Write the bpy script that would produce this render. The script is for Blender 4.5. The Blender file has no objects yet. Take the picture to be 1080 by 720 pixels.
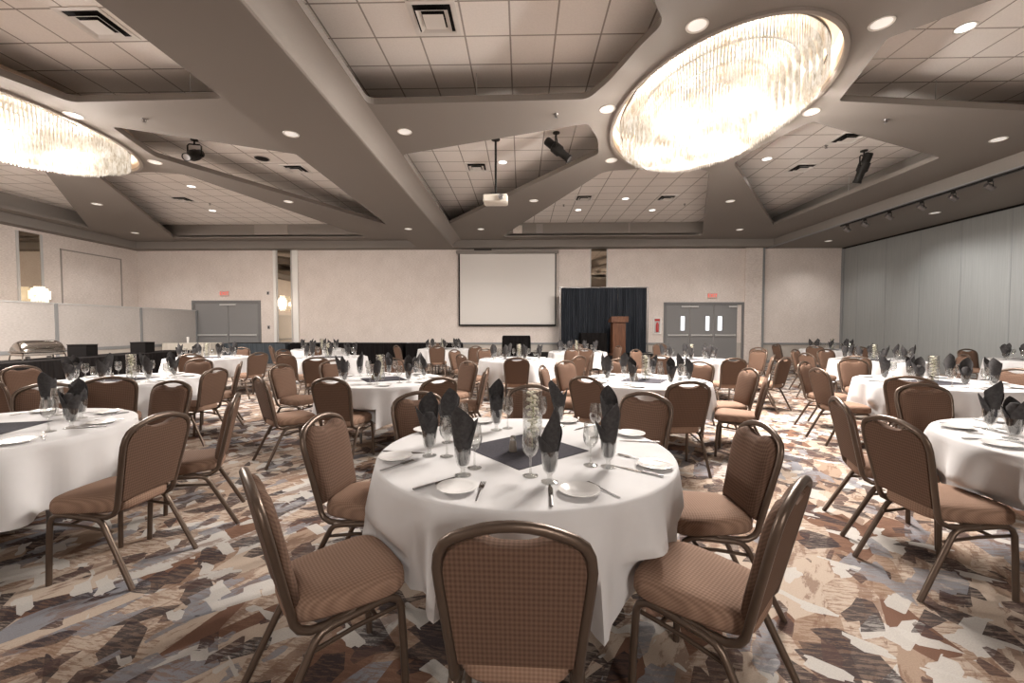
import bpy, bmesh, math, random
from math import sin, cos, pi, radians as R
random.seed(7)
scn = bpy.context.scene
col = scn.collection

# ------------------------------------------------------------------ camera, world, exposure
CAM_F = 441.0                                   # focal length in pixels of the 1080 wide frame
cam_d = bpy.data.cameras.new('camera'); cam = bpy.data.objects.new('camera', cam_d); col.objects.link(cam)
cam_d.sensor_width = 36.0; cam_d.lens = 36.0 * CAM_F / 1080.0; cam_d.clip_start = 0.05; cam_d.clip_end = 200
cam.location = (0, 0, 1.42)
cam.rotation_euler = (pi / 2 - math.atan(15 / CAM_F), 0, math.atan(10 / CAM_F))
scn.camera = cam
world = bpy.data.worlds.new('world'); scn.world = world; world.use_nodes = True
world.node_tree.nodes['Background'].inputs[0].default_value = (1.0, 0.93, 0.87, 1)
world.node_tree.nodes['Background'].inputs[1].default_value = 0.0
scn.view_settings.view_transform = 'Standard'; scn.view_settings.look = 'None'
scn.view_settings.gamma = 1.0; scn.view_settings.use_curve_mapping = False
scn.view_settings.exposure = -0.27
cy = scn.cycles
cy.max_bounces = 10; cy.diffuse_bounces = 7; cy.glossy_bounces = 3; cy.transmission_bounces = 4
cy.transparent_max_bounces = 40; cy.caustics_reflective = False; cy.caustics_refractive = False
cy.sample_clamp_indirect = 4.0; cy.use_denoising = True; cy.use_light_tree = True
WARM = (1.0, 0.93, 0.87); WHITE = (1.0, 0.965, 0.935)
P_CAN = 34.0; P_CAN_BACK = 36.0; P_FAR = 175.0; P_CHAND = 700.0; P_TRACK = 150.0
E_CRYSTAL = 1.05

# ------------------------------------------------------------------ room numbers
ZS, ZB, ZT = 4.56, 4.84, 5.35                   # low soffit, bay soffit, tile ceiling
XL, XR, YF, YN = -15.85, 12.75, 17.0, -12.0
XA, XA2, XT = -2.69, -4.1, 9.75                 # edges of the beam between the bays, edge of the right-hand bay

# ------------------------------------------------------------------ materials
def mat(name, colr=(.8, .8, .8), rough=.5, metal=0.0, emit=None, es=0.0, spec=None):
    m = bpy.data.materials.new(name); m.use_nodes = True
    b = m.node_tree.nodes['Principled BSDF']
    b.inputs['Base Color'].default_value = (*colr, 1); b.inputs['Roughness'].default_value = rough
    b.inputs['Metallic'].default_value = metal
    if spec is not None: b.inputs['Specular IOR Level'].default_value = spec
    if emit: b.inputs['Emission Color'].default_value = (*emit, 1); b.inputs['Emission Strength'].default_value = es
    return m
class NT:
    def __init__(s, m): s.m = m; s.t = m.node_tree; s.b = s.t.nodes.get('Principled BSDF')
    def n(s, typ, **kw):
        x = s.t.nodes.new(typ)
        for k, v in kw.items():
            if k.startswith('i_'): x.inputs[k[2:].replace('_', ' ')].default_value = v
            else: setattr(x, k, v)
        return x
    def l(s, a, b): s.t.links.new(a, b)
    def coord(s, kind='Object', scale=(1, 1, 1), rot=(0, 0, 0), loc=(0, 0, 0)):
        c = s.n('ShaderNodeTexCoord'); v = c.outputs[kind]
        if any(rot):
            mr = s.n('ShaderNodeMapping'); mr.inputs['Rotation'].default_value = rot; s.l(v, mr.inputs['Vector']); v = mr.outputs['Vector']
        mp = s.n('ShaderNodeMapping'); mp.inputs['Scale'].default_value = scale; mp.inputs['Location'].default_value = loc
        s.l(v, mp.inputs['Vector']); return mp.outputs['Vector']
    def ramp(s, fac, stops, interp='LINEAR'):
        r = s.n('ShaderNodeValToRGB'); cr = r.color_ramp; cr.interpolation = interp
        while len(cr.elements) < len(stops): cr.elements.new(0.5)
        for e, (p, c) in zip(cr.elements, stops):
            e.position = p; e.color = (*c, 1) if len(c) == 3 else c
        s.l(fac, r.inputs[0]); return r.outputs[0]
    def mix(s, fac, a, b, typ='MIX'):
        x = s.n('ShaderNodeMix', data_type='RGBA', blend_type=typ)
        for sock, v in ((x.inputs[0], fac), (x.inputs[6], a), (x.inputs[7], b)):
            if hasattr(v, 'is_linked') or hasattr(v, 'links'): s.l(v, sock)
            else: sock.default_value = v if not isinstance(v, tuple) else (*v, 1)
        return x.outputs[2]
    def math(s, op, a, b=0.0):
        x = s.n('ShaderNodeMath', operation=op)
        for sock, v in ((x.inputs[0], a), (x.inputs[1], b)):
            if hasattr(v, 'links'): s.l(v, sock)
            else: sock.default_value = v
        return x.outputs[0]
    def bump(s, h, strength=.2, dist=.01):
        x = s.n('ShaderNodeBump'); x.inputs['Strength'].default_value = strength; x.inputs['Distance'].default_value = dist
        s.l(h, x.inputs['Height']); s.l(x.outputs[0], s.b.inputs['Normal'])
    def color(s, c): s.l(c, s.b.inputs['Base Color'])

M = {}
def fabric(name, c1, c2, k):
    m = mat(name, c1, .85, spec=.15); t = NT(m); c = t.n('ShaderNodeTexCoord'); x = t.n('ShaderNodeSeparateXYZ'); t.l(c.outputs['Object'], x.inputs[0])
    v = t.math('ADD', x.outputs[1], x.outputs[2])                   # runs up the back and back along the seat
    a = t.math('SINE', t.math('MULTIPLY', t.math('ADD', x.outputs[0], v), k)); b = t.math('SINE', t.math('MULTIPLY', t.math('SUBTRACT', x.outputs[0], v), k))
    f = t.math('ADD', t.math('MULTIPLY', t.math('MULTIPLY', a, b), .5), .5)
    n = t.n('ShaderNodeTexNoise', i_Scale=120.0, i_Detail=2.0); t.l(c.outputs['Object'], n.inputs['Vector'])
    f = t.math('ADD', t.math('MULTIPLY', f, .75), t.math('MULTIPLY', n.outputs['Fac'], .25))
    t.color(t.mix(f, c1, c2)); t.bump(f, .25, .002)
    return m
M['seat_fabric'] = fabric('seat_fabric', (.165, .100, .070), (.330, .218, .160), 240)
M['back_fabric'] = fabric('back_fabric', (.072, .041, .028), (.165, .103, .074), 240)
M['chair_metal'] = mat('chair_metal', (.115, .082, .062), .36, .55)
M['steel'] = mat('steel', (.36, .33, .30), .2, 1.0)
M['dark_steel'] = mat('dark_steel', (.30, .29, .29), .3, .9)
M['silver'] = mat('silver', (.50, .49, .48), .25, 1.0)
M['black'] = mat('black', (.008, .007, .007), .6, spec=.15)
M['black_metal'] = mat('black_metal', (.014, .013, .012), .5, spec=.2)
M['white_paint'] = mat('white_paint', (.78, .76, .73), .5)
M['light_trim'] = mat('light_trim', (.50, .49, .48), .45)
M['grey_rail'] = mat('grey_rail', (.235, .24, .245), .5)
M['door_grey'] = mat('door_grey', (.215, .212, .212), .45)
M['door_frame'] = mat('door_frame', (.17, .168, .168), .45)
M['porcelain'] = mat('porcelain', (.80, .79, .78), .15)
M['soffit'] = mat('soffit', (.245, .222, .203), .8, spec=.2)
M['cove'] = mat('cove', (.32, .29, .265), .75, spec=.2)
M['gold_recess'] = mat('gold_recess', (.70, .58, .46), .5)
M['mirror'] = mat('mirror', (.62, .56, .47), .03, 1.0)
M['projector_white'] = mat('projector_white', (.66, .62, .55), .45)
M['screen'] = mat('screen', (.66, .63, .60), .9, spec=.1)
M['table_wood'] = mat('table_wood', (.30, .20, .12), .6)
M['lens_lit'] = mat('lens_lit', (.9, .9, .9), .4, emit=(1, .95, .88), es=3.0)
M['lens_soft'] = mat('lens_soft', (.8, .78, .75), .4, emit=(1, .93, .85), es=.62)
M['door_lite'] = mat('door_lite', (.8, .85, .9), .2, emit=(.93, .97, 1.0), es=1.0)
M['exit_red'] = mat('exit_red', (.7, .1, .08), .4, emit=(1, .10, .06), es=.6)
M['exit_panel'] = mat('exit_panel', (.58, .44, .40), .5)
M['red'] = mat('red', (.45, .03, .03), .35)
M['petal'] = mat('petal', (.80, .76, .62), .6)
M['stem_green'] = mat('stem_green', (.30, .33, .14), .6)
M['pepper'] = mat('pepper', (.35, .31, .27), .5)
M['sconce_glass'] = mat('sconce_glass', (.9, .85, .75), .3, emit=(1, .86, .66), es=.85)
M['rubber'] = mat('rubber', (.03, .03, .03), .7)

def noise_mat(name, c1, c2, scale, rough=.6, stretch=(1, 1, 1), bump=0, detail=4, spec=.25, kind='Object'):
    m = mat(name, c1, rough, spec=spec); t = NT(m); v = t.coord(kind, stretch)
    n = t.n('ShaderNodeTexNoise', i_Scale=scale, i_Detail=detail); t.l(v, n.inputs['Vector'])
    f = t.ramp(n.outputs['Fac'], [(.35, (0, 0, 0)), (.65, (1, 1, 1))])
    t.color(t.mix(f, c1, c2))
    if bump: t.bump(n.outputs['Fac'], bump, .01)
    return m
M['napkin'] = noise_mat('napkin', (.042, .040, .041), (.062, .059, .060), 60, .9, bump=.1, spec=.1)
M['overlay'] = noise_mat('overlay', (.062, .060, .070), (.080, .077, .088), 90, .95, spec=.05)
M['podium_wood'] = noise_mat('podium_wood', (.085, .036, .020), (.135, .060, .033), 3, .4, (8, 8, 1))
M['curtain'] = noise_mat('curtain', (.020, .023, .029), (.040, .045, .054), 2, .9, (9, 9, .4), spec=.08)
M['skirt_blue'] = noise_mat('skirt_blue', (.050, .060, .070), (.078, .090, .102), 3, .9, (9, 9, .4), spec=.08)
M['black_cloth'] = noise_mat('black_cloth', (.006, .005, .005), (.012, .011, .011), 3, .9, (9, 9, .5), spec=.08)
M['cloth'] = noise_mat('cloth', (.615, .61, .615), (.655, .65, .655), 5, .8, bump=.06, spec=.1)
M['cloth_old'] = noise_mat('cloth_cream', (.56, .52, .46), (.60, .56, .50), 5, .8, spec=.1)

def wallpaper(name, c1, c2, sx=1.0):
    m = mat(name, c1, .8, spec=.2); t = NT(m)
    v = t.coord('Object', (1, 1, 1))
    n1 = t.n('ShaderNodeTexNoise', i_Scale=14.0, i_Detail=5.0); t.l(t.coord('Object', (1, 1, 4.5)), n1.inputs['Vector'])
    n2 = t.n('ShaderNodeTexNoise', i_Scale=2.2, i_Detail=3.0); t.l(v, n2.inputs['Vector'])
    f = t.math('ADD', t.math('MULTIPLY', n1.outputs['Fac'], .8), t.math('MULTIPLY', n2.outputs['Fac'], .2))
    f = t.ramp(f, [(.40, (0, 0, 0)), (.60, (1, 1, 1))])
    t.color(t.mix(f, c1, c2)); t.bump(n1.outputs['Fac'], .15, .01)
    return m
M['wallpaper'] = wallpaper('wallpaper', (.61, .54, .495), (.74, .67, .625))
M['wall_low'] = noise_mat('wall_low', (.46, .42, .38), (.50, .46, .42), 4)
M['partition_fabric'] = wallpaper('partition_fabric', (.43, .40, .38), (.50, .47, .45))

def panel_fabric():
    m = mat('panel_fabric', (.3, .3, .3), .8, spec=.2); t = NT(m)
    n = t.n('ShaderNodeTexNoise', i_Scale=9.0, i_Detail=4.0); t.l(t.coord('Object', (6, 6, .12)), n.inputs['Vector'])
    t.color(t.mix(t.ramp(n.outputs['Fac'], [(.35, (0, 0, 0)), (.65, (1, 1, 1))]), (.275, .282, .276), (.305, .312, .304)))
    return m
M['panel_fabric'] = panel_fabric()

def tiles():
    m = mat('ceiling_tile', (.7, .7, .7), .85, spec=.15); t = NT(m)
    c = t.n('ShaderNodeTexCoord'); s = t.n('ShaderNodeSeparateXYZ'); t.l(c.outputs['Object'], s.inputs[0])
    lines = []
    for ax, off in ((0, .155), (1, .325)):
        u = t.math('DIVIDE', t.math('ADD', s.outputs[ax], off + 61.0), .61)
        fr = t.math('FRACT', u); d = t.math('MINIMUM', fr, t.math('SUBTRACT', 1.0, fr))
        lines.append(t.math('LESS_THAN', d, .019))
    ln = t.math('MAXIMUM', lines[0], lines[1])
    n = t.n('ShaderNodeTexNoise', i_Scale=45.0, i_Detail=3.0); t.l(c.outputs['Object'], n.inputs['Vector'])
    base = t.mix(t.ramp(n.outputs['Fac'], [(.35, (0, 0, 0)), (.65, (1, 1, 1))]), (.86, .825, .79), (.90, .865, .83))
    t.color(t.mix(ln, base, (.36, .33, .30)))
    t.bump(ln, -.3, .01)
    return m
M['ceiling_tile'] = tiles()

def carpet():
    m = mat('carpet', (.4, .3, .25), .95, spec=.1); t = NT(m)
    CREAM, TAN, BROWN, DARK, WHITE_, BLUE = (.47, .385, .315), (.34, .25, .19), (.165, .092, .065), (.048, .038, .040), (.51, .485, .455), (.235, .235, .255)
    def warp(vec, sc, amt):
        n = t.n('ShaderNodeTexNoise', i_Scale=sc, i_Detail=3.0); t.l(vec, n.inputs['Vector'])
        x = t.n('ShaderNodeVectorMath', operation='SCALE'); x.inputs['Scale'].default_value = amt; t.l(n.outputs['Color'], x.inputs[0])
        y = t.n('ShaderNodeVectorMath', operation='ADD'); t.l(vec, y.inputs[0]); t.l(x.outputs[0], y.inputs[1]); return y.outputs[0]
    def cells(scale, rot, stretch, seed, metric='EUCLIDEAN', warp_amt=.05):
        v = t.coord('Object', stretch, (0, 0, R(rot)), (seed * 3.1, seed * 1.7, 0))
        v = warp(v, 2.5, warp_amt)
        o = t.n('ShaderNodeTexVoronoi', feature='F1', distance=metric, i_Scale=scale, i_Randomness=1.0); t.l(v, o.inputs['Vector'])
        s = t.n('ShaderNodeSeparateColor'); t.l(o.outputs['Color'], s.inputs[0]); return s.outputs[0], s.outputs[1], v
    a, a2, va = cells(5.6, 32, (1, .5, 1), 1, 'EUCLIDEAN', .08)
    base = t.ramp(a, [(0, CREAM), (.44, TAN), (.60, WHITE_), (.70, BROWN), (.77, CREAM), (.91, BLUE)], 'CONSTANT')
    # weathered streaks along two directions
    n = t.n('ShaderNodeTexNoise', i_Scale=8.0, i_Detail=9.0, i_Roughness=.72); t.l(t.coord('Object', (1, .25, 1), (0, 0, R(38))), n.inputs['Vector'])
    st = t.ramp(n.outputs['Fac'], [(.52, (0, 0, 0)), (.56, (1, 1, 1))])
    base = t.mix(t.math('MULTIPLY', st, .62), base, BROWN)
    # fine horizontal hatch in some cells
    h = t.n('ShaderNodeTexNoise', i_Scale=24.0, i_Detail=4.0, i_Roughness=.75); t.l(t.coord('Object', (.35, 2.2, 1), (0, 0, R(8))), h.inputs['Vector'])
    hf = t.ramp(h.outputs['Fac'], [(.50, (0, 0, 0)), (.54, (1, 1, 1))])
    hm = t.math('MULTIPLY', hf, t.math('GREATER_THAN', a2, .35))
    base = t.mix(t.math('MULTIPLY', hm, .65), base, (.21, .125, .085))
    # dark shards
    for sc, rot, stt, seed, lo, hi, c in ((8.6, -28, (1, .5, 1), 2, .0, .13, DARK), (12., 55, (1, .5, 1), 3, .0, .09, WHITE_), (11., 62, (1, .45, 1), 4, .0, .10, DARK),
                                       (10.5, 28, (1, .45, 1), 5, .0, .11, BLUE), (15., 20, (1, .55, 1), 6, .0, .10, (.085, .055, .05)), (14., -50, (1, .40, 1), 7, .0, .08, WHITE_)):
        r, r2, _ = cells(sc, rot, stt, seed, 'CHEBYCHEV' if seed % 2 else 'EUCLIDEAN', .06)
        k = t.math('LESS_THAN', r, hi)
        if c[0] < .3:
            k = t.math('MULTIPLY', k, t.math('SUBTRACT', 1.0, t.math('MULTIPLY', hf, .45)))
        base = t.mix(t.math('MULTIPLY', k, .92), base, c)
    g = t.n('ShaderNodeTexNoise', i_Scale=160.0, i_Detail=2.0); t.l(t.coord('Object'), g.inputs['Vector'])
    base = t.mix(.28, base, t.ramp(g.outputs['Fac'], [(.3, (.45, .45, .45)), (.7, (1, 1, 1))]), 'MULTIPLY')
    t.color(base); t.bump(g.outputs['Fac'], .3, .004)
    return m
M['carpet'] = carpet()

def glass(name, tint, alpha=.14):
    m = bpy.data.materials.new(name); m.use_nodes = True; nt = m.node_tree; nt.nodes.clear(); t = NT(m)
    o = t.n('ShaderNodeOutputMaterial'); tr = t.n('ShaderNodeBsdfTransparent'); tr.inputs[0].default_value = (*tint, 1)
    gl = t.n('ShaderNodeBsdfGlossy'); gl.inputs['Roughness'].default_value = .04; gl.inputs['Color'].default_value = (.95, .95, .95, 1)
    lw = t.n('ShaderNodeLayerWeight'); lw.inputs['Blend'].default_value = .35
    f = t.math('ADD', t.math('MULTIPLY', t.math('POWER', lw.outputs['Facing'], 1.8), .75), alpha)
    mx = t.n('ShaderNodeMixShader'); t.l(f, mx.inputs[0]); t.l(tr.outputs[0], mx.inputs[1]); t.l(gl.outputs[0], mx.inputs[2])
    t.l(mx.outputs[0], o.inputs[0]); return m
M['glass'] = glass('glass', (.95, .955, .95))
def crystal():
    m = bpy.data.materials.new('crystal'); m.use_nodes = True; nt = m.node_tree; nt.nodes.clear(); t = NT(m)
    o = t.n('ShaderNodeOutputMaterial'); tr = t.n('ShaderNodeBsdfTransparent'); tr.inputs[0].default_value = (.98, .94, .88, 1)
    gl = t.n('ShaderNodeBsdfPrincipled'); gl.inputs['Base Color'].default_value = (.10, .09, .08, 1); gl.inputs['Roughness'].default_value = .15
    n = t.n('ShaderNodeTexNoise', i_Scale=7.0, i_Detail=8.0, i_Roughness=.75); t.l(t.coord('Object', (1, 1, .5)), n.inputs['Vector'])
    t.l(t.ramp(n.outputs['Fac'], [(.3, (.96, .74, .50)), (.46, (1, .88, .72)), (.6, (1, .97, .92))]), gl.inputs['Emission Color'])
    t.l(t.math('MULTIPLY', t.ramp(n.outputs['Fac'], [(.32, (.30, .30, .30)), (.58, (1, 1, 1))]), E_CRYSTAL), gl.inputs['Emission Strength'])
    mx = t.n('ShaderNodeMixShader'); mx.inputs[0].default_value = .5
    t.l(tr.outputs[0], mx.inputs[1]); t.l(gl.outputs[0], mx.inputs[2]); t.l(mx.outputs[0], o.inputs[0]); return m
M['crystal'] = crystal()

# ------------------------------------------------------------------ mesh helpers
class MB:
    def __init__(s): s.v = []; s.f = []
    def add(s, vs, fs):
        o = len(s.v); s.v += [tuple(p) for p in vs]; s.f += [tuple(i + o for i in f) for f in fs]; return s
    def box(s, x0, x1, y0, y1, z0, z1, b=0.0):
        if b <= 0:
            return s.add([(x0, y0, z0), (x1, y0, z0), (x1, y1, z0), (x0, y1, z0), (x0, y0, z1), (x1, y0, z1), (x1, y1, z1), (x0, y1, z1)],
                         [(0, 3, 2, 1), (4, 5, 6, 7), (0, 1, 5, 4), (1, 2, 6, 5), (2, 3, 7, 6), (3, 0, 4, 7)])
        rings = []
        for z, i in ((z0, b), (z0 + b, 0), (z1 - b, 0), (z1, b)):
            a, c, d, e = x0 + i, x1 - i, y0 + i, y1 - i; k = b
            rings.append([(a + k, d, z), (c - k, d, z), (c, d + k, z), (c, e - k, z), (c - k, e, z), (a + k, e, z), (a, e - k, z), (a, d + k, z)])
        return s.rings(rings, True, True)
    def rings(s, rings, cap0=False, cap1=False, closed=True):
        n = len(rings[0]); vs = [p for r in rings for p in r]; fs = []
        for j in range(len(rings) - 1):
            for i in range(n if closed else n - 1):
                k = (i + 1) % n; fs.append((j * n + i, j * n + k, (j + 1) * n + k, (j + 1) * n + i))
        if cap0: fs.append(tuple(range(n - 1, -1, -1)))
        if cap1: o = (len(rings) - 1) * n; fs.append(tuple(o + i for i in range(n)))
        return s.add(vs, fs)
    def lathe(s, prof, n=24, cx=0, cy=0, cz=0, ax=1.0, ay=1.0, cap=True):
        rings = [[(cx + r * ax * cos(2 * pi * i / n), cy + r * ay * sin(2 * pi * i / n), cz + z) for i in range(n)] for r, z in prof]
        return s.rings(rings, cap and prof[0][0] > 1e-6, cap and prof[-1][0] > 1e-6)
    def cyl(s, p, q, r, n=12, r2=None):
        return s.tube([p, q], r, n, r2=r2)
    def tube(s, pts, r, n=8, r2=None, flat=1.0):
        from mathutils import Vector as V
        P = [V(p) for p in pts]; rings = []; up = None
        for i, p in enumerate(P):
            d = (P[min(i + 1, len(P) - 1)] - P[max(i - 1, 0)]).normalized()
            if up is None:
                up = V((0, 0, 1)) if abs(d.z) < .9 else V((1, 0, 0))
            a = d.cross(up); a = a.normalized() if a.length > 1e-6 else V((1, 0, 0))
            b = a.cross(d).normalized(); up = b
            rr = r if r2 is None else r + (r2 - r) * i / (len(P) - 1)
            rings.append([tuple(p + a * cos(2 * pi * k / n + pi / n) * rr + b * sin(2 * pi * k / n + pi / n) * rr * flat) for k in range(n)])
        return s.rings(rings, True, True)
    def mesh(s, name, m, smooth=True, angle=40):
        me = bpy.data.meshes.new(name); me.from_pydata(s.v, [], s.f); me.update()
        bm = bmesh.new(); bm.from_mesh(me); bmesh.ops.recalc_face_normals(bm, faces=bm.faces); bm.to_mesh(me); bm.free()
        me.materials.append(M[m])
        if smooth:
            me.polygons.foreach_set('use_smooth', [True] * len(me.polygons)); me.set_sharp_from_angle(angle=R(angle))
        return me
    def obj(s, name, m, parent=None, smooth=True, angle=40):
        o = bpy.data.objects.new(name, s.mesh(name, m, smooth, angle)); col.objects.link(o)
        if parent: o.parent = parent
        return o
def new(name, me, parent=None):
    o = bpy.data.objects.new(name, me); col.objects.link(o)
    if parent: o.parent = parent
    return o
def tag(o, label, cat, group=None, kind=None):
    o['label'] = label; o['category'] = cat
    if group: o['group'] = group
    if kind: o['kind'] = kind
    return o
def thing(name, label, cat, loc=(0, 0, 0), rz=0.0, group=None):
    o = bpy.data.objects.new(name, None); o.empty_display_size = .1; col.objects.link(o)
    o.location = loc; o.rotation_euler = (0, 0, rz)
    return tag(o, label, cat, group)
def dup(root, loc, rz, label, group=None):
    r = root.copy(); col.objects.link(r); r.location = loc; r.rotation_euler = (0, 0, rz); r['label'] = label
    if group: r['group'] = group
    for ch in root.children:
        c = ch.copy(); col.objects.link(c); c.parent = r
        for g in ch.children:
            d = g.copy(); col.objects.link(d); d.parent = c
    return r
def structure(o, label=None, cat=None):
    o['kind'] = 'structure'
    if label: o['label'] = label
    o['category'] = cat or 'room'
    return o
def flat_shape(name, polys, z0, z1, m, bevel=0.0, hole_smooth=True):
    """a slab lying in the ground plane: first outline and the holes in it"""
    cu = bpy.data.curves.new(name, 'CURVE'); cu.dimensions = '2D'; cu.fill_mode = 'BOTH'; cu.extrude = (z1 - z0) / 2
    for pl in polys:
        sp = cu.splines.new('POLY'); sp.points.add(len(pl) - 1); sp.use_cyclic_u = True
        for p, q in zip(sp.points, pl): p.co = (q[0], q[1], 0, 1)
    o = bpy.data.objects.new(name, cu); col.objects.link(o)
    dg = bpy.context.evaluated_depsgraph_get(); me = bpy.data.meshes.new_from_object(o.evaluated_get(dg))
    col.objects.unlink(o); bpy.data.objects.remove(o)
    for v in me.vertices: v.co.z += (z0 + z1) / 2
    me.materials.clear(); me.materials.append(M[m]); me.name = name
    me.polygons.foreach_set('use_smooth', [False] * len(me.polygons))
    r = bpy.data.objects.new(name, me); col.objects.link(r); return r
def rounded(poly, rad=.15, n=5):
    """round the corners of a polygon"""
    from mathutils import Vector as V
    out = []; N = len(poly)
    for i in range(N):
        p, a, b = V(poly[i]), V(poly[i - 1]), V(poly[(i + 1) % N])
        r = min(rad, (a - p).length * .45, (b - p).length * .45)
        s, e = p + (a - p).normalized() * r, p + (b - p).normalized() * r
        for k in range(n + 1):
            t = k / n; q = s * (1 - t) ** 2 + p * 2 * t * (1 - t) + e * t * t; out.append((q.x, q.y))
    return out
def ell(cx, cy, rx, ry, n=96, a0=0, a1=2 * pi):
    return [(cx + rx * cos(a0 + (a1 - a0) * i / n), cy + ry * sin(a0 + (a1 - a0) * i / n)) for i in range(n)]
def light(name, typ, loc, power, colr, parent=None, **kw):
    d = bpy.data.lights.new(name, typ); d.energy = power; d.color = colr
    for k, v in kw.items(): setattr(d, k, v)
    o = bpy.data.objects.new(name, d); col.objects.link(o); o.location = loc
    if parent: o.parent = parent
    return o

# ================================================================== THE SETTING
structure(MB().add([(XL - .2, YN, 0), (XR + .2, YN, 0), (XR + .2, YF + .2, 0), (XL - .2, YF + .2, 0)], [(0, 1, 2, 3)]).obj('floor', 'carpet', smooth=False), 'patterned ballroom carpet of angular brown cream and charcoal shards', 'floor')
o = MB().box(XL - .2, XR + .2, YF, YF + .2, .80, ZT + .3).obj('wall_back', 'wallpaper', smooth=False); structure(o, 'far wall papered in beige woven wallpaper', 'wall')
w = MB().box(XL - .2, XR + .2, YF, YF + .2, 0, .80).obj('wall_back_dado', 'wall_low', o, smooth=False)
MB().box(-9.1, 5.70, YF - .035, YF, .72, .80, .006).obj('chair_rail', 'grey_rail', o)
MB().box(8.93, XR, YF - .035, YF, .72, .80, .006).obj('chair_rail', 'grey_rail', o)
structure(MB().box(XL, XR, YF - .02, YF, 0, .10).obj('baseboard_back', 'grey_rail', smooth=False), 'grey baseboard along the far wall', 'baseboard')
o = MB().box(XL - .2, XL, YN, YF, 0, ZT + .3).obj('wall_left', 'wallpaper', smooth=False); structure(o, 'beige papered side wall behind the low white partition', 'wall')
# flush hatch frame and trims on the left wall
for a in ((14.1, 16.3, 4.08, 4.12), (14.1, 16.3, 2.2, 2.24), (14.1, 14.14, 2.2, 4.12), (16.26, 16.3, 2.2, 4.12)):
    MB().box(XL, XL + .02, a[0], a[1], a[2], a[3]).obj('hatch_trim', 'cove', o, smooth=False)
o = MB().box(XR, XR + .2, YN, YF, 0, ZS - .05).obj('wall_right', 'panel_fabric', smooth=False); structure(o, 'grey fabric operable wall panels', 'wall')
for k in range(-2, 9):
    y = 11.25 + 1.25 * (k - 3)
    if y < YF: MB().box(XR - .006, XR, y - .008, y + .008, 0, ZS - .05).obj('panel_seam', 'grey_rail', o, smooth=False)
MB().box(XR - .03, XR + .2, YN, YF, ZS - .05, ZS + .02).obj('track_slot', 'black', o, smooth=False)
MB().box(XR - .05, XR, YF - .10, YF, 0, ZS - .05).obj('jamb', 'grey_rail', o, smooth=False)
structure(MB().box(XL - .2, XR + .2, YN - .2, YN, 0, ZT + .3).obj('wall_front', 'wallpaper', smooth=False), 'papered wall behind the viewer', 'wall')

# --- ceiling: tile field, low soffits, two raised bays with star-shaped ribs
CX1, CY1 = 2.97, 6.93; CX2, CY2 = -8.82, 6.90
structure(MB().add([(XL - .2, YN, ZT), (XR + .2, YN, ZT), (XR + .2, YF + .2, ZT), (XL - .2, YF + .2, ZT)], [(0, 3, 2, 1)]).obj('ceiling', 'ceiling_tile', smooth=False), 'white acoustic tile ceiling in a dark grid', 'ceiling')
def arc_pts(cx, cy, rx, ry, a0, a1, n=10):
    return [(cx + rx * cos(R(a0 + (a1 - a0) * i / n)), cy + ry * sin(R(a0 + (a1 - a0) * i / n))) for i in range(n + 1)]
BAYY = 15.9
bay1 = [(XA, YN), (XT, YN), (XT, 16.5), (XA, 16.5)]
c1 = rounded([(-2.36, -.6), (-2.36, 6.50), (1.00, 6.42), (1.22, 5.95), (1.45, 5.22), (1.60, 4.86), (1.30, 4.40)], .14)
c2 = rounded([(-2.36, 8.36), (1.11, 7.17), (1.38, 7.75), (1.52, 8.4), (-2.40, 13.92)], .10)
c3 = rounded([(1.80, 9.35), (2.45, 9.22), (3.0, 9.28), (3.55, 9.22), (4.10, 9.35), (6.75, BAYY), (-.75, BAYY)], .22)
c4 = rounded([(4.83, 7.20), (8.45, 8.75), (8.45, 14.35), (4.43, 8.95), (4.50, 8.2)], .10)
c5 = rounded([(4.80, 6.56), (8.45, 6.97), (8.45, 3.4), (4.92, 4.6), (4.33, 5.17), (4.55, 5.8)], .06)
s1 = flat_shape('ceiling_soffit', [bay1, c1, c2, c3, c4, c5, ell(CX1, CY1, 1.42, 2.22), ell(CX1, -7.2, 1.42, 2.22)], ZB, ZB + .10, 'soffit'); structure(s1, 'taupe soffit with star ribs around the nearer chandelier', 'ceiling')
bay2 = [(XL, YN), (XA2 + .05, YN), (XA2 + .05, 16.5), (XL, 16.5)]
d1 = rounded([(-4.45, .3), (-4.45, 6.28), (-6.85, 6.33), (-7.1, 5.65), (-7.45, 4.75), (-7.2, 4.3)], .12)
d2 = rounded([(-4.45, 8.3), (-6.99, 7.10), (-7.2, 7.75), (-7.36, 8.36), (-4.5, 13.95)], .08)
d3 = rounded([(-7.55, 9.3), (-8.2, 9.15), (-8.8, 9.25), (-9.5, 9.2), (-13.35, BAYY), (-5.9, BAYY)], .2)
d4 = rounded([(-10.5, 9.1), (-10.3, 8.4), (-10.65, 7.2), (-14.9, 8.5), (-14.9, 14.2)], .10)
d5 = rounded([(-10.65, 6.5), (-10.2, 5.2), (-10.6, 4.6), (-14.9, .3), (-14.9, 6.7)], .10)
s2 = flat_shape('ceiling_soffit', [bay2, d1, d2, d3, d4, d5, ell(CX2, CY2, 1.42, 2.22), ell(CX2, -7.2, 1.42, 2.22)], ZB, ZB + .10, 'soffit'); structure(s2, 'taupe soffit with star ribs around the chandelier cut by the frame', 'ceiling')
# low beam between the bays, far strip, alcove on the right, strip by the left wall, bulkheads
structure(MB().box(XA2, XA, YN, YF, ZS, ZT).obj('ceiling_beam', 'soffit', smooth=False), 'deep flat ceiling beam between the two bays', 'ceiling')
MB().box(XA - .012, XA + .03, YN, 16.5, ZS - .02, ZS + .035, .01).obj('beam_bead', 'cove', bpy.data.objects['ceiling_beam'])
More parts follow.
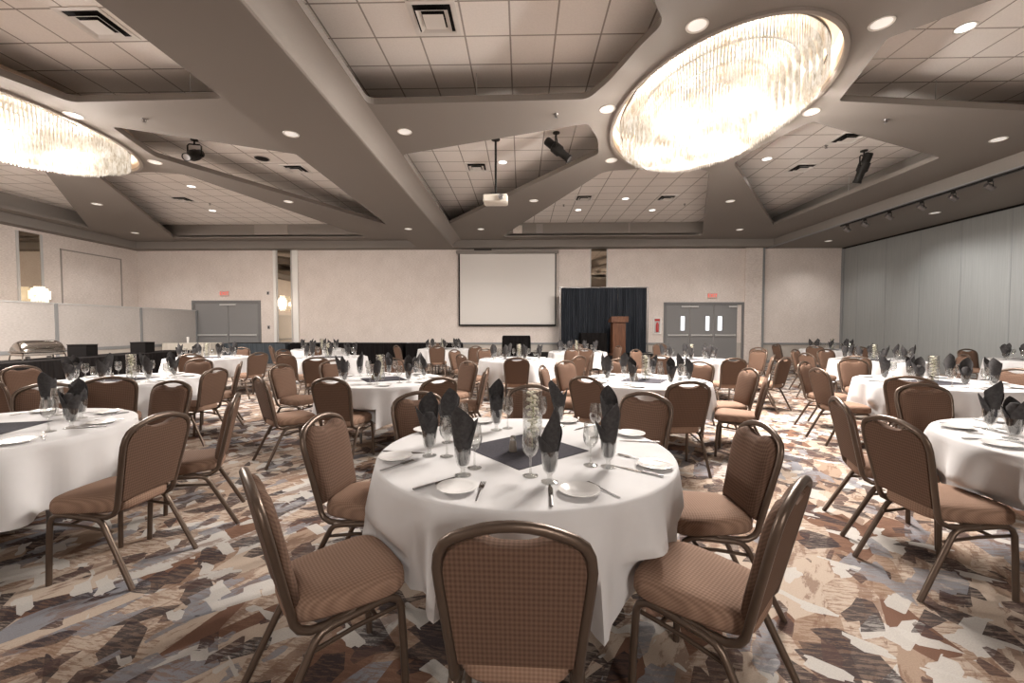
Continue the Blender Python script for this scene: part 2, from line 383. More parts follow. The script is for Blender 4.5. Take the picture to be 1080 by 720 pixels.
# a hollow quarter round cove along the beam's lit side
rg = []
for k in range(8):
    a = R(90 * k / 7); rg.append((XA + .32 * (1 - cos(a)), ZS + .035 + (ZB - ZS - .035) * sin(a)))
MB().rings([[(x, YN, z) for x, z in rg], [(x, 16.5, z) for x, z in rg]], closed=False).obj('beam_cove', 'cove', bpy.data.objects['ceiling_beam'], angle=60)
structure(MB().box(XA, XR + .2, 16.5, YF, ZS, ZT).obj('ceiling_bulkhead', 'soffit', smooth=False), 'low soffit strip along the far wall', 'ceiling')
structure(MB().box(XL, XA2, 16.5, YF, ZS, ZT).obj('ceiling_bulkhead', 'soffit', smooth=False), 'low soffit strip along the far wall beyond the beam', 'ceiling')
structure(MB().box(XT, XR + .2, YN, 16.5, ZS, ZT).obj('ceiling_alcove', 'soffit', smooth=False), 'low ceiling over the alcove by the grey panel wall', 'ceiling')
structure(MB().box(XL, XL + .45, YN, 16.5, ZS, ZT).obj('ceiling_bulkhead', 'soffit', smooth=False), 'low soffit strip along the papered side wall', 'ceiling')
for nm, a in (('coffer_wall', (-2.3, 9.1, BAYY, BAYY + .1)), ('coffer_wall', (9.0, 9.1, YN, BAYY)), ('coffer_wall', (XL + .45, XA2, BAYY, BAYY + .1)), ('coffer_wall', (-15.2, -15.1, YN, BAYY))):
    structure(MB().box(*a, ZB + .05, ZT).obj('ceiling_upstand', 'soffit', smooth=False), 'upstand closing the edge of the tile field', 'ceiling')
# joints and access panel on the far upstand
o = MB().box(.55, .80, BAYY - .02, BAYY, ZB + .11, ZT - .05).obj('trim_1', 'cove', smooth=False); structure(o, 'pale joint strip on the far upstand', 'trim')
o = MB().box(-.32, .02, BAYY - .03, BAYY, ZB + .11, ZT - .1).obj('trim_2', 'wallpaper', smooth=False); structure(o, 'small orange beige panel on the far upstand', 'trim')
o = MB().box(4.0, 4.06, BAYY - .02, BAYY, ZB + .11, ZT).obj('trim_3', 'cove', smooth=False); structure(o, 'thin joint strip on the far upstand', 'trim')
o = MB().box(-10.2, -8.9, BAYY - .03, BAYY, ZB + .11, ZT).obj('trim_4', 'cove', smooth=False); structure(o, 'pale access panel on the upstand before the mirror strip', 'trim')
# slot for the folding wall at the alcove's edge
o = MB().box(XT - .02, XT + .06, 6, YF, ZS - .015, ZS + .01).obj('trim_5', 'grey_rail', smooth=False); structure(o, 'grey track slot along the alcove ceiling', 'trim')

# --- mirror strips, pilaster trims on the far wall
def mirror_strip(n, x0, x1, z0, z1, label):
    o = MB().box(x0 + .03, x1 - .03, YF - .015, YF, z0, z1).obj('wall_mirror_%d' % n, 'mirror', smooth=False); structure(o, label, 'mirror')  # mirror glass fixed on the wall, no opening behind
    for a, b in ((x0, x0 + .035), (x1 - .035, x1)): MB().box(a, b, YF - .03, YF, z0, z1).obj('mirror_frame', 'light_trim', o, smooth=False)
mirror_strip(1, -10.02, -9.40, .82, ZS, 'tall bronze mirror strip with a lit sconce on the far wall')
mirror_strip(2, 2.76, 3.45, .82, ZS, 'tall mirror strip above the black curtain')
for n, (x0, x1) in enumerate(((-10.16, -10.04), (-9.36, -9.13))):
    structure(MB().box(x0, x1, YF - .06, YF, .80, ZS, .01).obj('trim_%d' % (6 + n), 'white_paint'), ('narrow', 'wide')[n] + ' pale pilaster trim beside the mirror strip', 'trim')
structure(MB().box(8.90, 9.56, YF - .12, YF, .0, ZS, .01).obj('trim_8', 'wallpaper'), 'papered pilaster between the triple door and the alcove', 'trim')
structure(MB().box(9.56, 9.64, YF - .13, YF, .0, ZS).obj('trim_9', 'grey_rail', smooth=False), 'dark jamb strip of the folding wall', 'trim')
o = MB().box(XL, XL + .015, 12.9, 13.50, 2.0, ZS - .1).obj('wall_mirror_3', 'mirror', smooth=False); structure(o, 'mirror strip on the papered side wall', 'mirror')
for a, b in ((12.84, 12.9), (13.50, 13.56)): MB().box(XL, XL + .04, a, b, 2.0, ZS - .1).obj('mirror_frame', 'light_trim', o, smooth=False)

# --- doors
def door(n, x0, x1, leaves, top, label, lites=(), bars=True):
    f = MB(); w = .10
    f.box(x0, x0 + w, YF - .05, YF, 0, top); f.box(x1 - w, x1, YF - .05, YF, 0, top); f.box(x0 + w, x1 - w, YF - .05, YF, top - w, top)
    o = f.obj('door_%d' % n, 'door_frame', smooth=False); structure(o, label, 'door')
    for i, (a, b) in enumerate(leaves):
        l = MB().box(a + .008, b - .008, YF - .035, YF - .005, .02, top - w - .005, .004).obj('door_leaf', 'door_grey', o)
        if bars:
            h = MB().box(a + .06, b - .06, YF - .085, YF - .055, 1.07, 1.13, .008)
            for x in (a + .09, b - .09): h.box(x - .02, x + .02, YF - .06, YF - .034, 1.06, 1.14)
            h.obj('push_bar', 'light_trim', l)
            MB().box((a if i % 2 else b - .34), (a + .34 if i % 2 else b), YF - .08, YF - .035, top - w - .11, top - w - .04, .008).obj('door_closer', 'light_trim', l)
        for (u, v) in lites:
            if a < (u + v) / 2 < b:
                MB().box(u - .02, v + .02, YF - .045, YF - .034, 1.27, 1.88).obj('lite_frame', 'door_frame', l, smooth=False)
                MB().box(u, v, YF - .047, YF - .040, 1.29, 1.86).obj('lite', 'door_lite', l, smooth=False)
    return o
door(1, -13.58, -10.72, ((-13.46, -12.06), (-12.06, -10.82)), 2.52, 'grey double door beyond the low partition')
door(2, 5.72, 8.92, ((5.82, 6.75), (6.75, 7.70), (7.70, 8.64)), 2.42, 'grey triple door with narrow lit windows', ((6.39, 6.55), (7.38, 7.53), (7.86, 8.03)))

# --- low partition beyond the buffet
ptn = MB().box(-13.44, -13.36, 8.2, 16.95, .80, 2.08).obj('wall_partition', 'partition_fabric', smooth=False); structure(ptn, 'low white fabric partition before the papered side wall', 'wall')
MB().box(-13.46, -13.34, 8.2, 16.95, 2.08, 2.12).obj('cap', 'light_trim', ptn, smooth=False)
MB().box(-13.46, -13.34, 8.2, 16.95, .70, .80).obj('rail', 'grey_rail', ptn, smooth=False)
MB().box(-13.44, -13.36, 8.2, 16.95, 0, .70).obj('dado', 'wall_low', ptn, smooth=False)
for y in (11.72, 14.4, 16.9): MB().box(-13.48, -13.33, y - .04, y + .04, 0, 2.10).obj('post', 'grey_rail', ptn, smooth=False)

# ================================================================== CHANDELIERS
def chandelier(cx, cy, label):
    t = thing('chandelier', label, 'chandelier', (cx, cy, 0), 0, 'crystal chandeliers')
    return t
def build_tier(rs, ztop, zbots, seed):
    rnd = random.Random(seed); mb = MB()
    for rf, zb in zip(rs, zbots):
        rx, ry = 1.29 * rf, 2.05 * rf
        per = pi * (3 * (rx + ry) - math.sqrt((3 * rx + ry) * (rx + 3 * ry))); n = max(8, int(per / .047))
        a = 0.0
        for i in range(n):
            th = 2 * pi * i / n; x, y = rx * cos(th), ry * sin(th); r = .0125; z0 = zb + rnd.uniform(-.015, .015)
            zt = min(ztop, z0 + .42); q = [(r, 0), (0, r), (-r, 0), (0, -r)]
            ca, sa = cos(th), sin(th)
            ring = lambda z, k: [(x + (u * ca - v * sa) * k, y + (u * sa + v * ca) * k, z) for u, v in q]
            mb.rings([ring(zt, .8), ring(z0 + .03, 1.0)], True, False); o = len(mb.v)
            mb.add([(x, y, z0 - .012)], []); b = o - 4
            for k in range(4): mb.f.append((b + k, b + (k + 1) % 4, o))
    return mb
TIERS = []
for k, (r0, r1, z0, z1) in enumerate(((1.0, .86, 4.68, 4.63), (.80, .64, 4.51, 4.48), (.58, .42, 4.43, 4.40), (.36, .06, 4.35, 4.33))):
    nn = 4 if k < 3 else 6
    rs = [r0 + (r1 - r0) * i / (nn - 1) for i in range(nn)]; zb_ = [z0 + (z1 - z0) * i / (nn - 1) for i in range(nn)]
    TIERS.append(build_tier(rs, 4.93, zb_, k).mesh('crystal_tier', 'crystal', smooth=False))
RINGM = MB()
for rf in (1.0, .80, .58, .36):
    pass
ch0 = None
recess = MB().rings([[(*p, z) for p in ell(0, 0, 1.42 * s_, 2.22 * s_)] for z, s_ in ((ZB + .0, 1.0), (ZB + .38, .985))]).mesh('recess_wall', 'gold_recess')
trimring = MB().rings([[(*p, z) for p in ell(0, 0, 1.42 + d, 2.22 + d)] for z, d in ((ZB - .001, .06), (ZB - .03, .05), (ZB - .035, .02), (ZB - .03, -.005), (ZB + .03, -.008))]).mesh('trim_ring', 'cove')
top = flat_shape('backplate', [ell(0, 0, 1.41, 2.2)], ZB + .36, ZB + .38, 'gold_recess'); plate = top.data; bpy.data.objects.remove(top)
hoops = []
for rf, z in ((1.0, 4.96), (.80, 4.96), (.58, 4.96), (.36, 4.96)):
    hoops.append(MB().tube([(*p, z) for p in ell(0, 0, 1.29 * rf, 2.05 * rf, 64)] + [(1.29 * rf, 0, z)], .018, 6).mesh('tier_hoop', 'steel'))
CH_LIGHTS = [(.0, .0, 4.42), (.0, 1.1, 4.50), (.0, -1.1, 4.50), (.70, .55, 4.50), (-.70, .55, 4.50), (.70, -.55, 4.50), (-.70, -.55, 4.50)]
def place_chandelier(cx, cy, label, k=1.0):
    t = thing('chandelier', label, 'chandelier', (cx, cy, 0), 0, 'crystal chandeliers')
    new('recess_wall', recess, t); new('trim_ring', trimring, t); new('backplate', plate, t)
    for me in hoops: new('tier_hoop', me, t)
    for me in TIERS:
        c = new('crystal_tier', me, t); c['kind'] = 'stuff'
    for x, y, z in CH_LIGHTS:
        light('bulb', 'POINT', (x, y, z), P_CHAND * k, WARM, t, shadow_soft_size=.12)
        light('bulb', 'POINT', (x, y, 5.0), P_CHAND * k * .10, WARM, t, shadow_soft_size=.06)
    return t
place_chandelier(CX1, CY1, 'oval tiered crystal chandelier wholly in view in the nearer ceiling bay')
place_chandelier(CX2, CY2, 'oval tiered crystal chandelier cut off by the frame edge beyond the beam')
place_chandelier(CX1, -7.2, 'added oval crystal chandelier for fill over the rear of the hall, behind the viewer', .62)  # never in view; added to raise the hall's ambient light
place_chandelier(CX2, -7.2, 'added oval crystal chandelier for fill over the rear left of the hall, behind the viewer', .15)  # second added chandelier, unseen, weak fill from the rear left

# ================================================================== CEILING FITTINGS
can_trim = MB().lathe([(.098, .02), (.098, 0), (.120, -.004), (.124, .004), (.124, .012)], 28, cap=False).mesh('trim_ring', 'white_paint')
can_lens_soft = MB().lathe([(.0001, .004), (.098, .004)], 28, cap=False).mesh('lens', 'lens_soft')
can_lens = MB().lathe([(.0001, .004), (.098, .004)], 28, cap=False).mesh('lens', 'lens_lit')
def downlight(x, y, z, where, power=None, tint=WHITE):
    t = thing('downlight', 'lit round downlight ' + where, 'downlight', (x, y, z - .005), 0, 'recessed downlights')
    new('trim_ring', can_trim, t); new('lens', can_lens if z == ZT else can_lens_soft, t)
    light('lamp', 'SPOT', (0, 0, -.03), P_CAN if power is None else power, tint, t, spot_size=R(125), spot_blend=.8, shadow_soft_size=.09)
    return t
for x, y, w in ((1.99, 4.91, 'on the near side of the whole chandelier'), (4.05, 4.92, 'just beyond the near right curve of the whole chandelier'),
                (1.35, 6.71, 'left of the whole chandelier'), (4.60, 6.87, 'right of the whole chandelier, at the alcove side'), (1.84, 8.74, 'at the lower left curve of the whole chandelier'),
                (-2.05, 7.4, 'on the rib running from chandelier to beam'), (8.69, 7.94, 'on the rib reaching the alcove'),
                (.33, 11.44, 'on the diagonal rib beyond the projector'), (5.66, 11.6, 'midway along the diagonal rib towards the pilaster'),
                (7.64, 14.95, 'at the outer end of the diagonal rib by the pilaster'), (-1.42, 14.68, 'before the projection screen'),
                (-7.60, 8.62, 'at the curve of the cropped chandelier'), (-7.24, 6.71, 'above the edge of the cropped chandelier'),
                (-11.79, 11.47, 'on the diagonal rib under the cropped chandelier'), (-6.35, 11.37, 'on the rib beside the long trough coffer'),
                (-14.02, 14.98, 'in the corner over the low partition')):
    downlight(x, y, ZB, w, P_FAR if y > 13.3 else None)
for x, y, w in ((5.82, 5.76, 'in the tiles at the top right corner'), (-.45, 10.1, 'behind the projector pole'), (3.18, 13.01, 'between the two vents of the far coffer'),
                (1.9, 14.21, 'left one of the back pair in the far coffer'), (4.39, 14.29, 'right one of the back pair in the far coffer'),
                (5.73, 10.04, 'in the coffer with the black stage light at right'), (-9.22, 11.61, 'in the coffer beyond the cropped chandelier'),
                (-10.42, 14.01, 'in the tiles before the double door')):
    downlight(x, y, ZT, w, P_FAR if y > 13.3 else P_CAN * 1.2)
for x, y, w in ((11.35, 11.86, 'in the alcove ceiling, nearer of two'), (11.17, 15.6, 'in the alcove ceiling, farther of two'), (-3.62, 13.4, 'at the far end of the beam'), (-3.75, 6.83, 'in the middle of the beam')):
    downlight(x, y, ZS, w, P_FAR if y > 13.3 else None)
for i, (x, y) in enumerate(((-1.5, 1.2), (2.9, .8), (7.2, 1.2), (-3.4, .4), (-7.4, 1.2), (-12, 2), (11.2, 3.2), (11.2, 8), (-12.5, 7), (1, -3), (6, -3), (-6, -3), (-11, -3))):  # unseen downlights, added outside the frame to fill the foreground
    downlight(x, y, ZS if x in (-3.4, 11.2) else ZB, 'added for fill over the seats ' + ('behind the nearest table', 'behind the viewer', 'far to the right of the viewer', 'under the near end of the beam', 'near the cropped chandelier', 'by the papered side wall', 'at the near end of the alcove', 'in the middle of the alcove', 'by the partition', 'at the rear centre', 'at the rear right', 'at the rear left', 'in the rear left corner')[i], P_CAN_BACK)

def vent(x, y, s, where, rz=0.0):
    t = thing('ceiling_vent', 'square louvred air vent ' + where, 'vent', (x, y, ZT), rz, 'ceiling air vents')
    f = MB(); h = s / 2
    def sq(a, b, z0, z1):
        f.rings([[(-a, -a, z0), (a, -a, z0), (a, a, z0), (-a, a, z0)], [(-b, -b, z1), (b, -b, z1), (b, b, z1), (-b, b, z1)]])
    sq(h, h, 0, -.012); sq(h, h - .05, -.012, -.012); sq(h - .05, h - .07, -.012, .0)
    f.obj('frame', 'white_paint', t, smooth=False)
    MB().add([(-h + .05, -h + .05, -.002), (h - .05, -h + .05, -.002), (h - .05, h - .05, -.002), (-h + .05, h - .05, -.002)], [(0, 1, 2, 3)]).obj('duct', 'black', t, smooth=False)
    for k, (a, b) in enumerate(((h - .10, h - .155), (h - .17, .02))):
        g = MB(); g.rings([[(-a, -a, -.045), (a, -a, -.045), (a, a, -.045), (-a, a, -.045)], [(-b, -b, -.012), (b, -b, -.012), (b, b, -.012), (-b, b, -.012)]], k == 1, False)
        g.obj('louvre', 'white_paint', t, smooth=False)
    return t
vent(-1.11, 5.44, .60, 'in the tiles above the nearest table')
vent(-5.5, 5.44, .60, 'in the tiles at the top left corner')
for x, y, w in ((-1.1, 10.38, 'left of the projector pole'), (1.89, 12.9, 'left one of two in the far coffer'), (4.4, 12.95, 'right one of two in the far coffer'), (6.92, 10.62, 'left of the black stage light'),
             (6.79, 8.98, 'at the rim above the black stage light'), (-5.6, 10.4, 'in the long trough coffer by the beam'), (-10.4, 12.75, 'in the coffer before the double door')):
    vent(x, y, .56, w)
t = thing('ceiling_speaker', 'dark round ceiling speaker grille in the long trough coffer', 'speaker', (-6.05, 9.75, ZT - .002))
MB().lathe([(.14, 0), (.14, -.01), (.12, -.015), (.0001, -.012)], 24, cap=False).obj('grille', 'black_metal', t)
MB().lathe([(.16, 0), (.16, -.008), (.14, -.012)], 24, cap=False).obj('rim', 'dark_steel', t)
for i, (x, y, z, w) in enumerate(((2.6, 9.7, ZT, 'round pale ceiling speaker near the curve of the far coffer'), (-8.7, 10.2, ZT, 'round pale ceiling speaker beyond the cropped chandelier'))):
    t = thing('ceiling_speaker', w, 'speaker', (x, y, z - .002)); MB().lathe([(.16, 0), (.16, -.01), (.13, -.016), (.0001, -.014)], 24, cap=False).obj('grille', 'cove', t)
def sprinkler(x, y, z, w):
    t = thing('sprinkler_head', 'small dark sprinkler head ' + w, 'sprinkler', (x, y, z), 0, 'sprinkler heads')
    MB().lathe([(.035, 0), (.03, -.012), (.012, -.014), (.012, -.05)], 12, cap=False).obj('body', 'dark_steel', t)
    MB().lathe([(.03, -.05), (.03, -.054), (.0001, -.056)], 12, cap=False).obj('deflector', 'dark_steel', t)
for x, y, z, w in ((1.4, 10.5, ZT, 'right of the projector'), (1.35, 13.6, ZT, 'by the first vent of the far coffer'), (5.2, 13.6, ZT, 'by the second vent of the far coffer'), (6.6, 9.35, ZT, 'in the coffer with the black stage light'),
                   (.55, 6.85, ZB, 'on the rib from chandelier to beam'), (6.0, 7.15, ZB, 'on the rib towards the alcove'), (-6.2, 6.85, ZB, 'on the rib beside the cropped chandelier'), (-9.9, 13.2, ZT, 'in the coffer before the double door')):
    sprinkler(x, y, z, w)
def hanger(x, y, w):
    tag(MB().tube([(x, y, ZB + .1), (x, y, ZT)], .006, 6).obj('hanger_wire', 'light_trim'), 'thin pale soffit hanger wire ' + w, 'wire', 'soffit hanger wires')
for x, y, w in ((-.7, 6.6, 'above the rib before the projector'), (6.6, 6.95, 'above the rib at the top right corner'), (-5.1, 6.45, 'at the end of the top left coffer'), (-5.3, 12.2, 'at the far end of the trough coffer'), (8.5, 11.2, 'by the black stage light at right')):
    hanger(x, y, w)

def stage_light(x, y, yaw, tilt, drop, where):
    t = thing('stage_light', 'black theatre spotlight ' + where, 'stage light', (x, y, ZT), yaw, 'theatre spotlights on the ceiling')
    MB().lathe([(.07, 0), (.07, -.02), (.015, -.03), (.015, -drop)], 16, cap=False).obj('mount', 'black_metal', t)
    pz = -drop - .22
    MB().tube([(-.13, 0, pz), (-.13, 0, -drop - .03), (-.10, 0, -drop), (.10, 0, -drop), (.13, 0, -drop - .03), (.13, 0, pz)], .014, 8).obj('yoke', 'black_metal', t)
    b = MB().lathe([(.0001, -.27), (.075, -.27), (.085, -.25), (.085, -.08), (.11, -.06), (.11, .10), (.08, .14), (.072, .30), (.082, .33), (.082, .36), (.06, .35), (.0001, .34)], 20, cap=False)
    for s in (-1, 1): b.cyl((s * .10, 0, 0), (s * .165, 0, 0), .022, 10)
    o = b.obj('barrel', 'black_metal', t); o.location = (0, 0, pz); o.rotation_euler = (tilt, 0, 0)
    MB().lathe([(.0001, .346), (.062, .352)], 20, cap=False).obj('lens', 'dark_steel', o)
stage_light(.70, 8.6, R(78), R(132), .10, 'in the coffer right of the projector')
stage_light(7.62, 9.62, R(200), R(158), .12, 'in the coffer before the alcove')
stage_light(-6.86, 8.75, R(12), R(118), .10, 'in the trough coffer by the cropped chandelier')

t = thing('projector', 'white ceiling projector hanging on a black pole', 'projector', (-.54, 8.84, 0))
MB().box(-.25, .25, -.18, .18, 4.00, 4.16, .02).obj('body', 'projector_white', t)
MB().lathe([(.055, 0), (.055, .06), (.04, .07), (.0001, .06)], 18, cap=False).obj('lens_barrel', 'dark_steel', t).location = (.12, -.19, 4.08)
bpy.data.objects[t.children[-1].name].rotation_euler = (R(90), 0, 0)
MB().box(-.10, .10, -.10, .10, 4.16, 4.20).obj('bracket', 'black_metal', t, smooth=False)
MB().tube([(0, 0, 4.20), (0, 0, 5.31)], .024, 12).obj('pole', 'black_metal', t)
MB().lathe([(.09, 0), (.09, -.03), (.03, -.05)], 20, cap=False).obj('ceiling_plate', 'black_metal', t).location = (0, 0, 5.345)
for n_, y_ in ((1, -.12), (2, .0), (3, .12)):
    pass

rail = thing('track_rail', 'black lighting track along the alcove ceiling edge', 'lighting track', (9.82, 0, ZS))
MB().box(-.022, .022, 8.0, 13.2, -.05, .0).obj('rail', 'black_metal', rail, smooth=False)
for i, (x, y) in enumerate(((9.82, 12.95), (9.82, 12.3), (9.82, 11.5), (9.82, 10.6), (9.82, 9.85), (9.82, 9.1))):
    t = thing('track_spotlight', ('smallest and farthest', 'second farthest', 'third farthest', 'third nearest', 'second nearest', 'largest and nearest')[i] + ' spotlight on the black ceiling track', 'track spotlight', (x, y, ZS - .05), 0, 'spotlights on the black track')
    MB().box(-.02, .02, -.04, .04, -.05, 0, .004).obj('adapter', 'black_metal', t)
    MB().tube([(0, -.06, -.05), (0, -.06, -.16)], .008, 6).obj('arm', 'black_metal', t)
    b = MB().lathe([(.0001, -.09), (.045, -.09), (.055, -.07), (.055, .08), (.048, .085), (.046, .06)], 16, cap=False).obj('lamp_housing', 'dark_steel', t)
    b.location = (0, 0, -.15); b.rotation_euler = (0, R(118), 0)
    MB().lathe([(.0001, .062), (.046, .062)], 16, cap=False).obj('lens', 'lens_lit', b)
    l = light('lamp', 'SPOT', (.10, 0, -.19), P_TRACK, WHITE, t, spot_size=R(62), spot_blend=.7, shadow_soft_size=.04); l.rotation_euler = (0, R(-55), 0)

# ================================================================== FAR WALL OBJECTS
def text_mesh(s, size, m):
    cu = bpy.data.curves.new('text', 'FONT'); cu.body = s; cu.size = size; cu.align_x = 'CENTER'; cu.align_y = 'CENTER'; cu.extrude = .004
    o = bpy.data.objects.new('text', cu); col.objects.link(o)
    me = bpy.data.meshes.new_from_object(o.evaluated_get(bpy.context.evaluated_depsgraph_get())); bpy.data.objects.remove(o)
    me.materials.clear(); me.materials.append(M[m]); return me
def exit_sign(x, z, label):
    t = thing('exit_sign', label, 'exit sign', (x, YF, z))
    MB().box(-.19, .19, -.05, 0, -.11, .11, .01).obj('housing', 'exit_panel', t)
    o = new('lettering', text_mesh('EXIT', .19, 'exit_red'), t); o.location = (0, -.054, 0); o.rotation_euler = (R(90), 0, 0)
exit_sign(7.64, 2.68, 'red lit EXIT sign above the triple door')
exit_sign(-12.2, 2.80, 'red EXIT sign above the double door')

t = thing('projection_screen', 'large white pull-down projection screen with black borders', 'projection screen', (0, 16.86, 0))
MB().box(-2.48, 1.34, 0, .006, 1.54, 4.36).obj('screen_sheet', 'screen', t, smooth=False)
for a in ((-2.54, -2.48, 1.50, 4.40), (1.34, 1.39, 1.50, 4.40)): MB().box(a[0], a[1], -.004, .008, a[2], a[3]).obj('border', 'black', t, smooth=False)
MB().box(-2.54, 1.39, -.02, .02, 1.47, 1.53, .008).obj('bottom_bar', 'black_metal', t)
MB().box(-2.62, 1.48, -.08, .08, 4.37, 4.50, .02).obj('case', 'soffit', t)
MB().box(-1.9, -1.2, -.05, .05, 4.50, 4.553).obj('bracket', 'black_metal', t, smooth=False)

def drape(x0, x1, y, z0, z1, n, amp, label, name, m, cat):
    mb = MB(); N = n * 6; rows = [z0, z0 + (z1 - z0) * .35, z0 + (z1 - z0) * .7, z1]; rnd = random.Random(int(x0 * 100)); ph = [rnd.uniform(-.5, .5) for _ in range(n + 2)]
    rings = []
    for z in rows:
        k = 1.15 - .4 * (z - z0) / (z1 - z0); ring = []
        for i in range(N + 1):
            u = i / N * n; p = ph[int(u)] * (1 - u % 1) + ph[int(u) + 1] * (u % 1)
            ring.append((x0 + (x1 - x0) * i / N, y + amp * k * sin(2 * pi * u + p) + .3 * amp * sin(4.4 * pi * u), z))
        rings.append(ring)
    mb.rings(rings, closed=False); return mb
st = tag(MB().box(-.75, 5.0, 13.9, 16.5, 0, .45).obj('stage_riser', 'black_cloth', smooth=False), 'low black stage riser carrying lectern and curtain', 'stage')
t = thing('backdrop_curtain', 'black pleated pipe-and-drape curtain behind the lectern', 'curtain', (0, 0, .45))
for i in range(3):
    a, b = 1.47 + 1.05 * i, 1.47 + 1.05 * (i + 1)
    drape(a, b, 15.6, .02, 2.42, 13, .035, '', '', 'curtain', '').obj('curtain_panel', 'curtain', t, angle=80)
MB().tube([(1.42, 15.6, 2.44), (4.67, 15.6, 2.44)], .02, 10).obj('crossbar', 'dark_steel', t)
for x in (1.42, 4.67):
    MB().tube([(x, 15.6, 0), (x, 15.6, 2.46)], .022, 10).obj('upright', 'dark_steel', t)
    MB().box(x - .2, x + .2, 15.4, 15.8, 0, .012).obj('base_plate', 'dark_steel', t, smooth=False)
t = thing('lectern', 'reddish brown wooden lectern on the stage before the black curtain', 'lectern', (3.34, 14.55, .45))
MB().box(-.22, .22, -.18, .20, .05, 1.14, .01).obj('body', 'podium_wood', t)
MB().box(-.27, .27, -.24, .25, 0, .06, .01).obj('base', 'podium_wood', t)
mb = MB(); mb.rings([[(-.29, -.26, 1.14), (.29, -.26, 1.14), (.29, .27, 1.14), (-.29, .27, 1.14)], [(-.29, -.26, 1.34), (.29, -.26, 1.34), (.29, .27, 1.22), (-.29, .27, 1.22)]], True, True); mb.obj('reading_top', 'podium_wood', t, smooth=False)
MB().tube([(-.2, 0, 1.28), (-.2, .05, 1.42), (-.2, .14, 1.52)], .008, 6).obj('microphone_stem', 'black_metal', t)
MB().lathe([(.0001, -.03), (.016, -.02), (.016, .02), (.0001, .03)], 10, cap=False).obj('microphone_head', 'black', t).location = (-.2, .155, 1.53)

def draped_table(x0, x1, y0, y1, zt, z0, m, label, name='draped_table', cat='table', pl=.16):
    t = thing(name, label, cat, ((x0 + x1) / 2, (y0 + y1) / 2, z0)); cx, cy = (x0 + x1) / 2, (y0 + y1) / 2
    hx, hy, H = (x1 - x0) / 2, (y1 - y0) / 2, zt - z0
    MB().box(-hx, hx, -hy, hy, H - .03, H, .008).obj('tabletop', m if m in ('black_cloth', 'cloth_old', 'cloth') else 'black_cloth', t)
    ring = []; per = []
    step = pl / 4
    for (ax, ay), (bx, by) in (((-hx, -hy), (hx, -hy)), ((hx, -hy), (hx, hy)), ((hx, hy), (-hx, hy)), ((-hx, hy), (-hx, -hy))):
        L = math.hypot(bx - ax, by - ay); n = max(4, int(L / step))
        for i in range(n):
            per.append((ax + (bx - ax) * i / n, ay + (by - ay) * i / n, (by - ay) / L, -(bx - ax) / L))
    rings = []
    for z, k in ((H - .005, .2), (H - .08, .7), (.01, 1.4)):
        rings.append([(x + nx * (.012 * k * (1 + sin(i * pi / 2))), y + ny * (.012 * k * (1 + sin(i * pi / 2))), z) for i, (x, y, nx, ny) in enumerate(per)])
    MB().rings(rings).obj('skirt', m, t, angle=80)
    return t
draped_table(2.12, 3.0, 14.85, 15.4, 1.22, .45, 'black_cloth', 'small black-draped table on stage before the curtain')
draped_table(-.66, .30, 14.5, 15.3, 1.12, .45, 'black_cloth', 'small black-draped table on the stage edge beside the screen')
draped_table(-11.55, -9.15, 15.95, 16.7, .80, 0, 'skirt_blue', 'slate-blue skirted buffet table along the far wall beside the double door')
draped_table(-8.95, -6.85, 15.95, 16.7, .80, 0, 'black_cloth', 'black skirted buffet table along the far wall, next to the blue one')
draped_table(-6.70, -4.60, 15.95, 16.7, .80, 0, 'black_cloth', 'black skirted buffet table along the far wall, middle of the black three')
draped_table(-4.45, -2.35, 15.95, 16.7, .80, 0, 'black_cloth', 'black skirted buffet table along the far wall, nearest the screen')
draped_table(-13.15, -11.4, 15.0, 15.65, .84, 0, 'cloth_old', 'cream draped side table before the grey double door')
t = thing('paper_cup', 'small white cup standing on the cream side table', 'cup', (-12.35, 15.2, .84)); MB().lathe([(.03, 0), (.045, .22), (.04, .22), (.028, .01)], 16).obj('cup', 'white_paint', t)

t = thing('fire_extinguisher_cabinet', 'white wall cabinet holding a red fire extinguisher beside the triple door', 'fire cabinet', (5.46, YF, 1.48))
fr = MB()
for a in ((-.16, -.12, -.33, .33), (.12, .16, -.33, .33), (-.12, .12, .29, .33), (-.12, .12, -.33, -.29)): fr.box(a[0], a[1], -.06, 0, a[2], a[3])
fr.obj('frame', 'white_paint', t, smooth=False)
MB().box(-.12, .12, -.02, 0, -.29, .29).obj('back_panel', 'light_trim', t, smooth=False)
MB().lathe([(.0001, -.25), (.055, -.25), (.06, -.2), (.06, .05), (.03, .11), (.02, .14), (.0001, .15)], 16, cap=False).obj('extinguisher', 'red', t).location = (0, -.045, 0)
MB().box(-.10, .10, -.045, -.02, .19, .27).obj('placard', 'red', t, smooth=False)
for i, (z, w) in enumerate(((2.82, 'upper'), (1.42, 'lower'))):
    t = thing('wall_switch', w + ' small dark wall plate between double door and mirror strip', 'switch', (-10.4, YF, z)); MB().box(-.05, .05, -.025, 0, -.07, .07, .008).obj('plate', 'dark_steel', t); MB().box(-.02, .02, -.035, -.02, -.03, .03).obj('button', 'black', t)

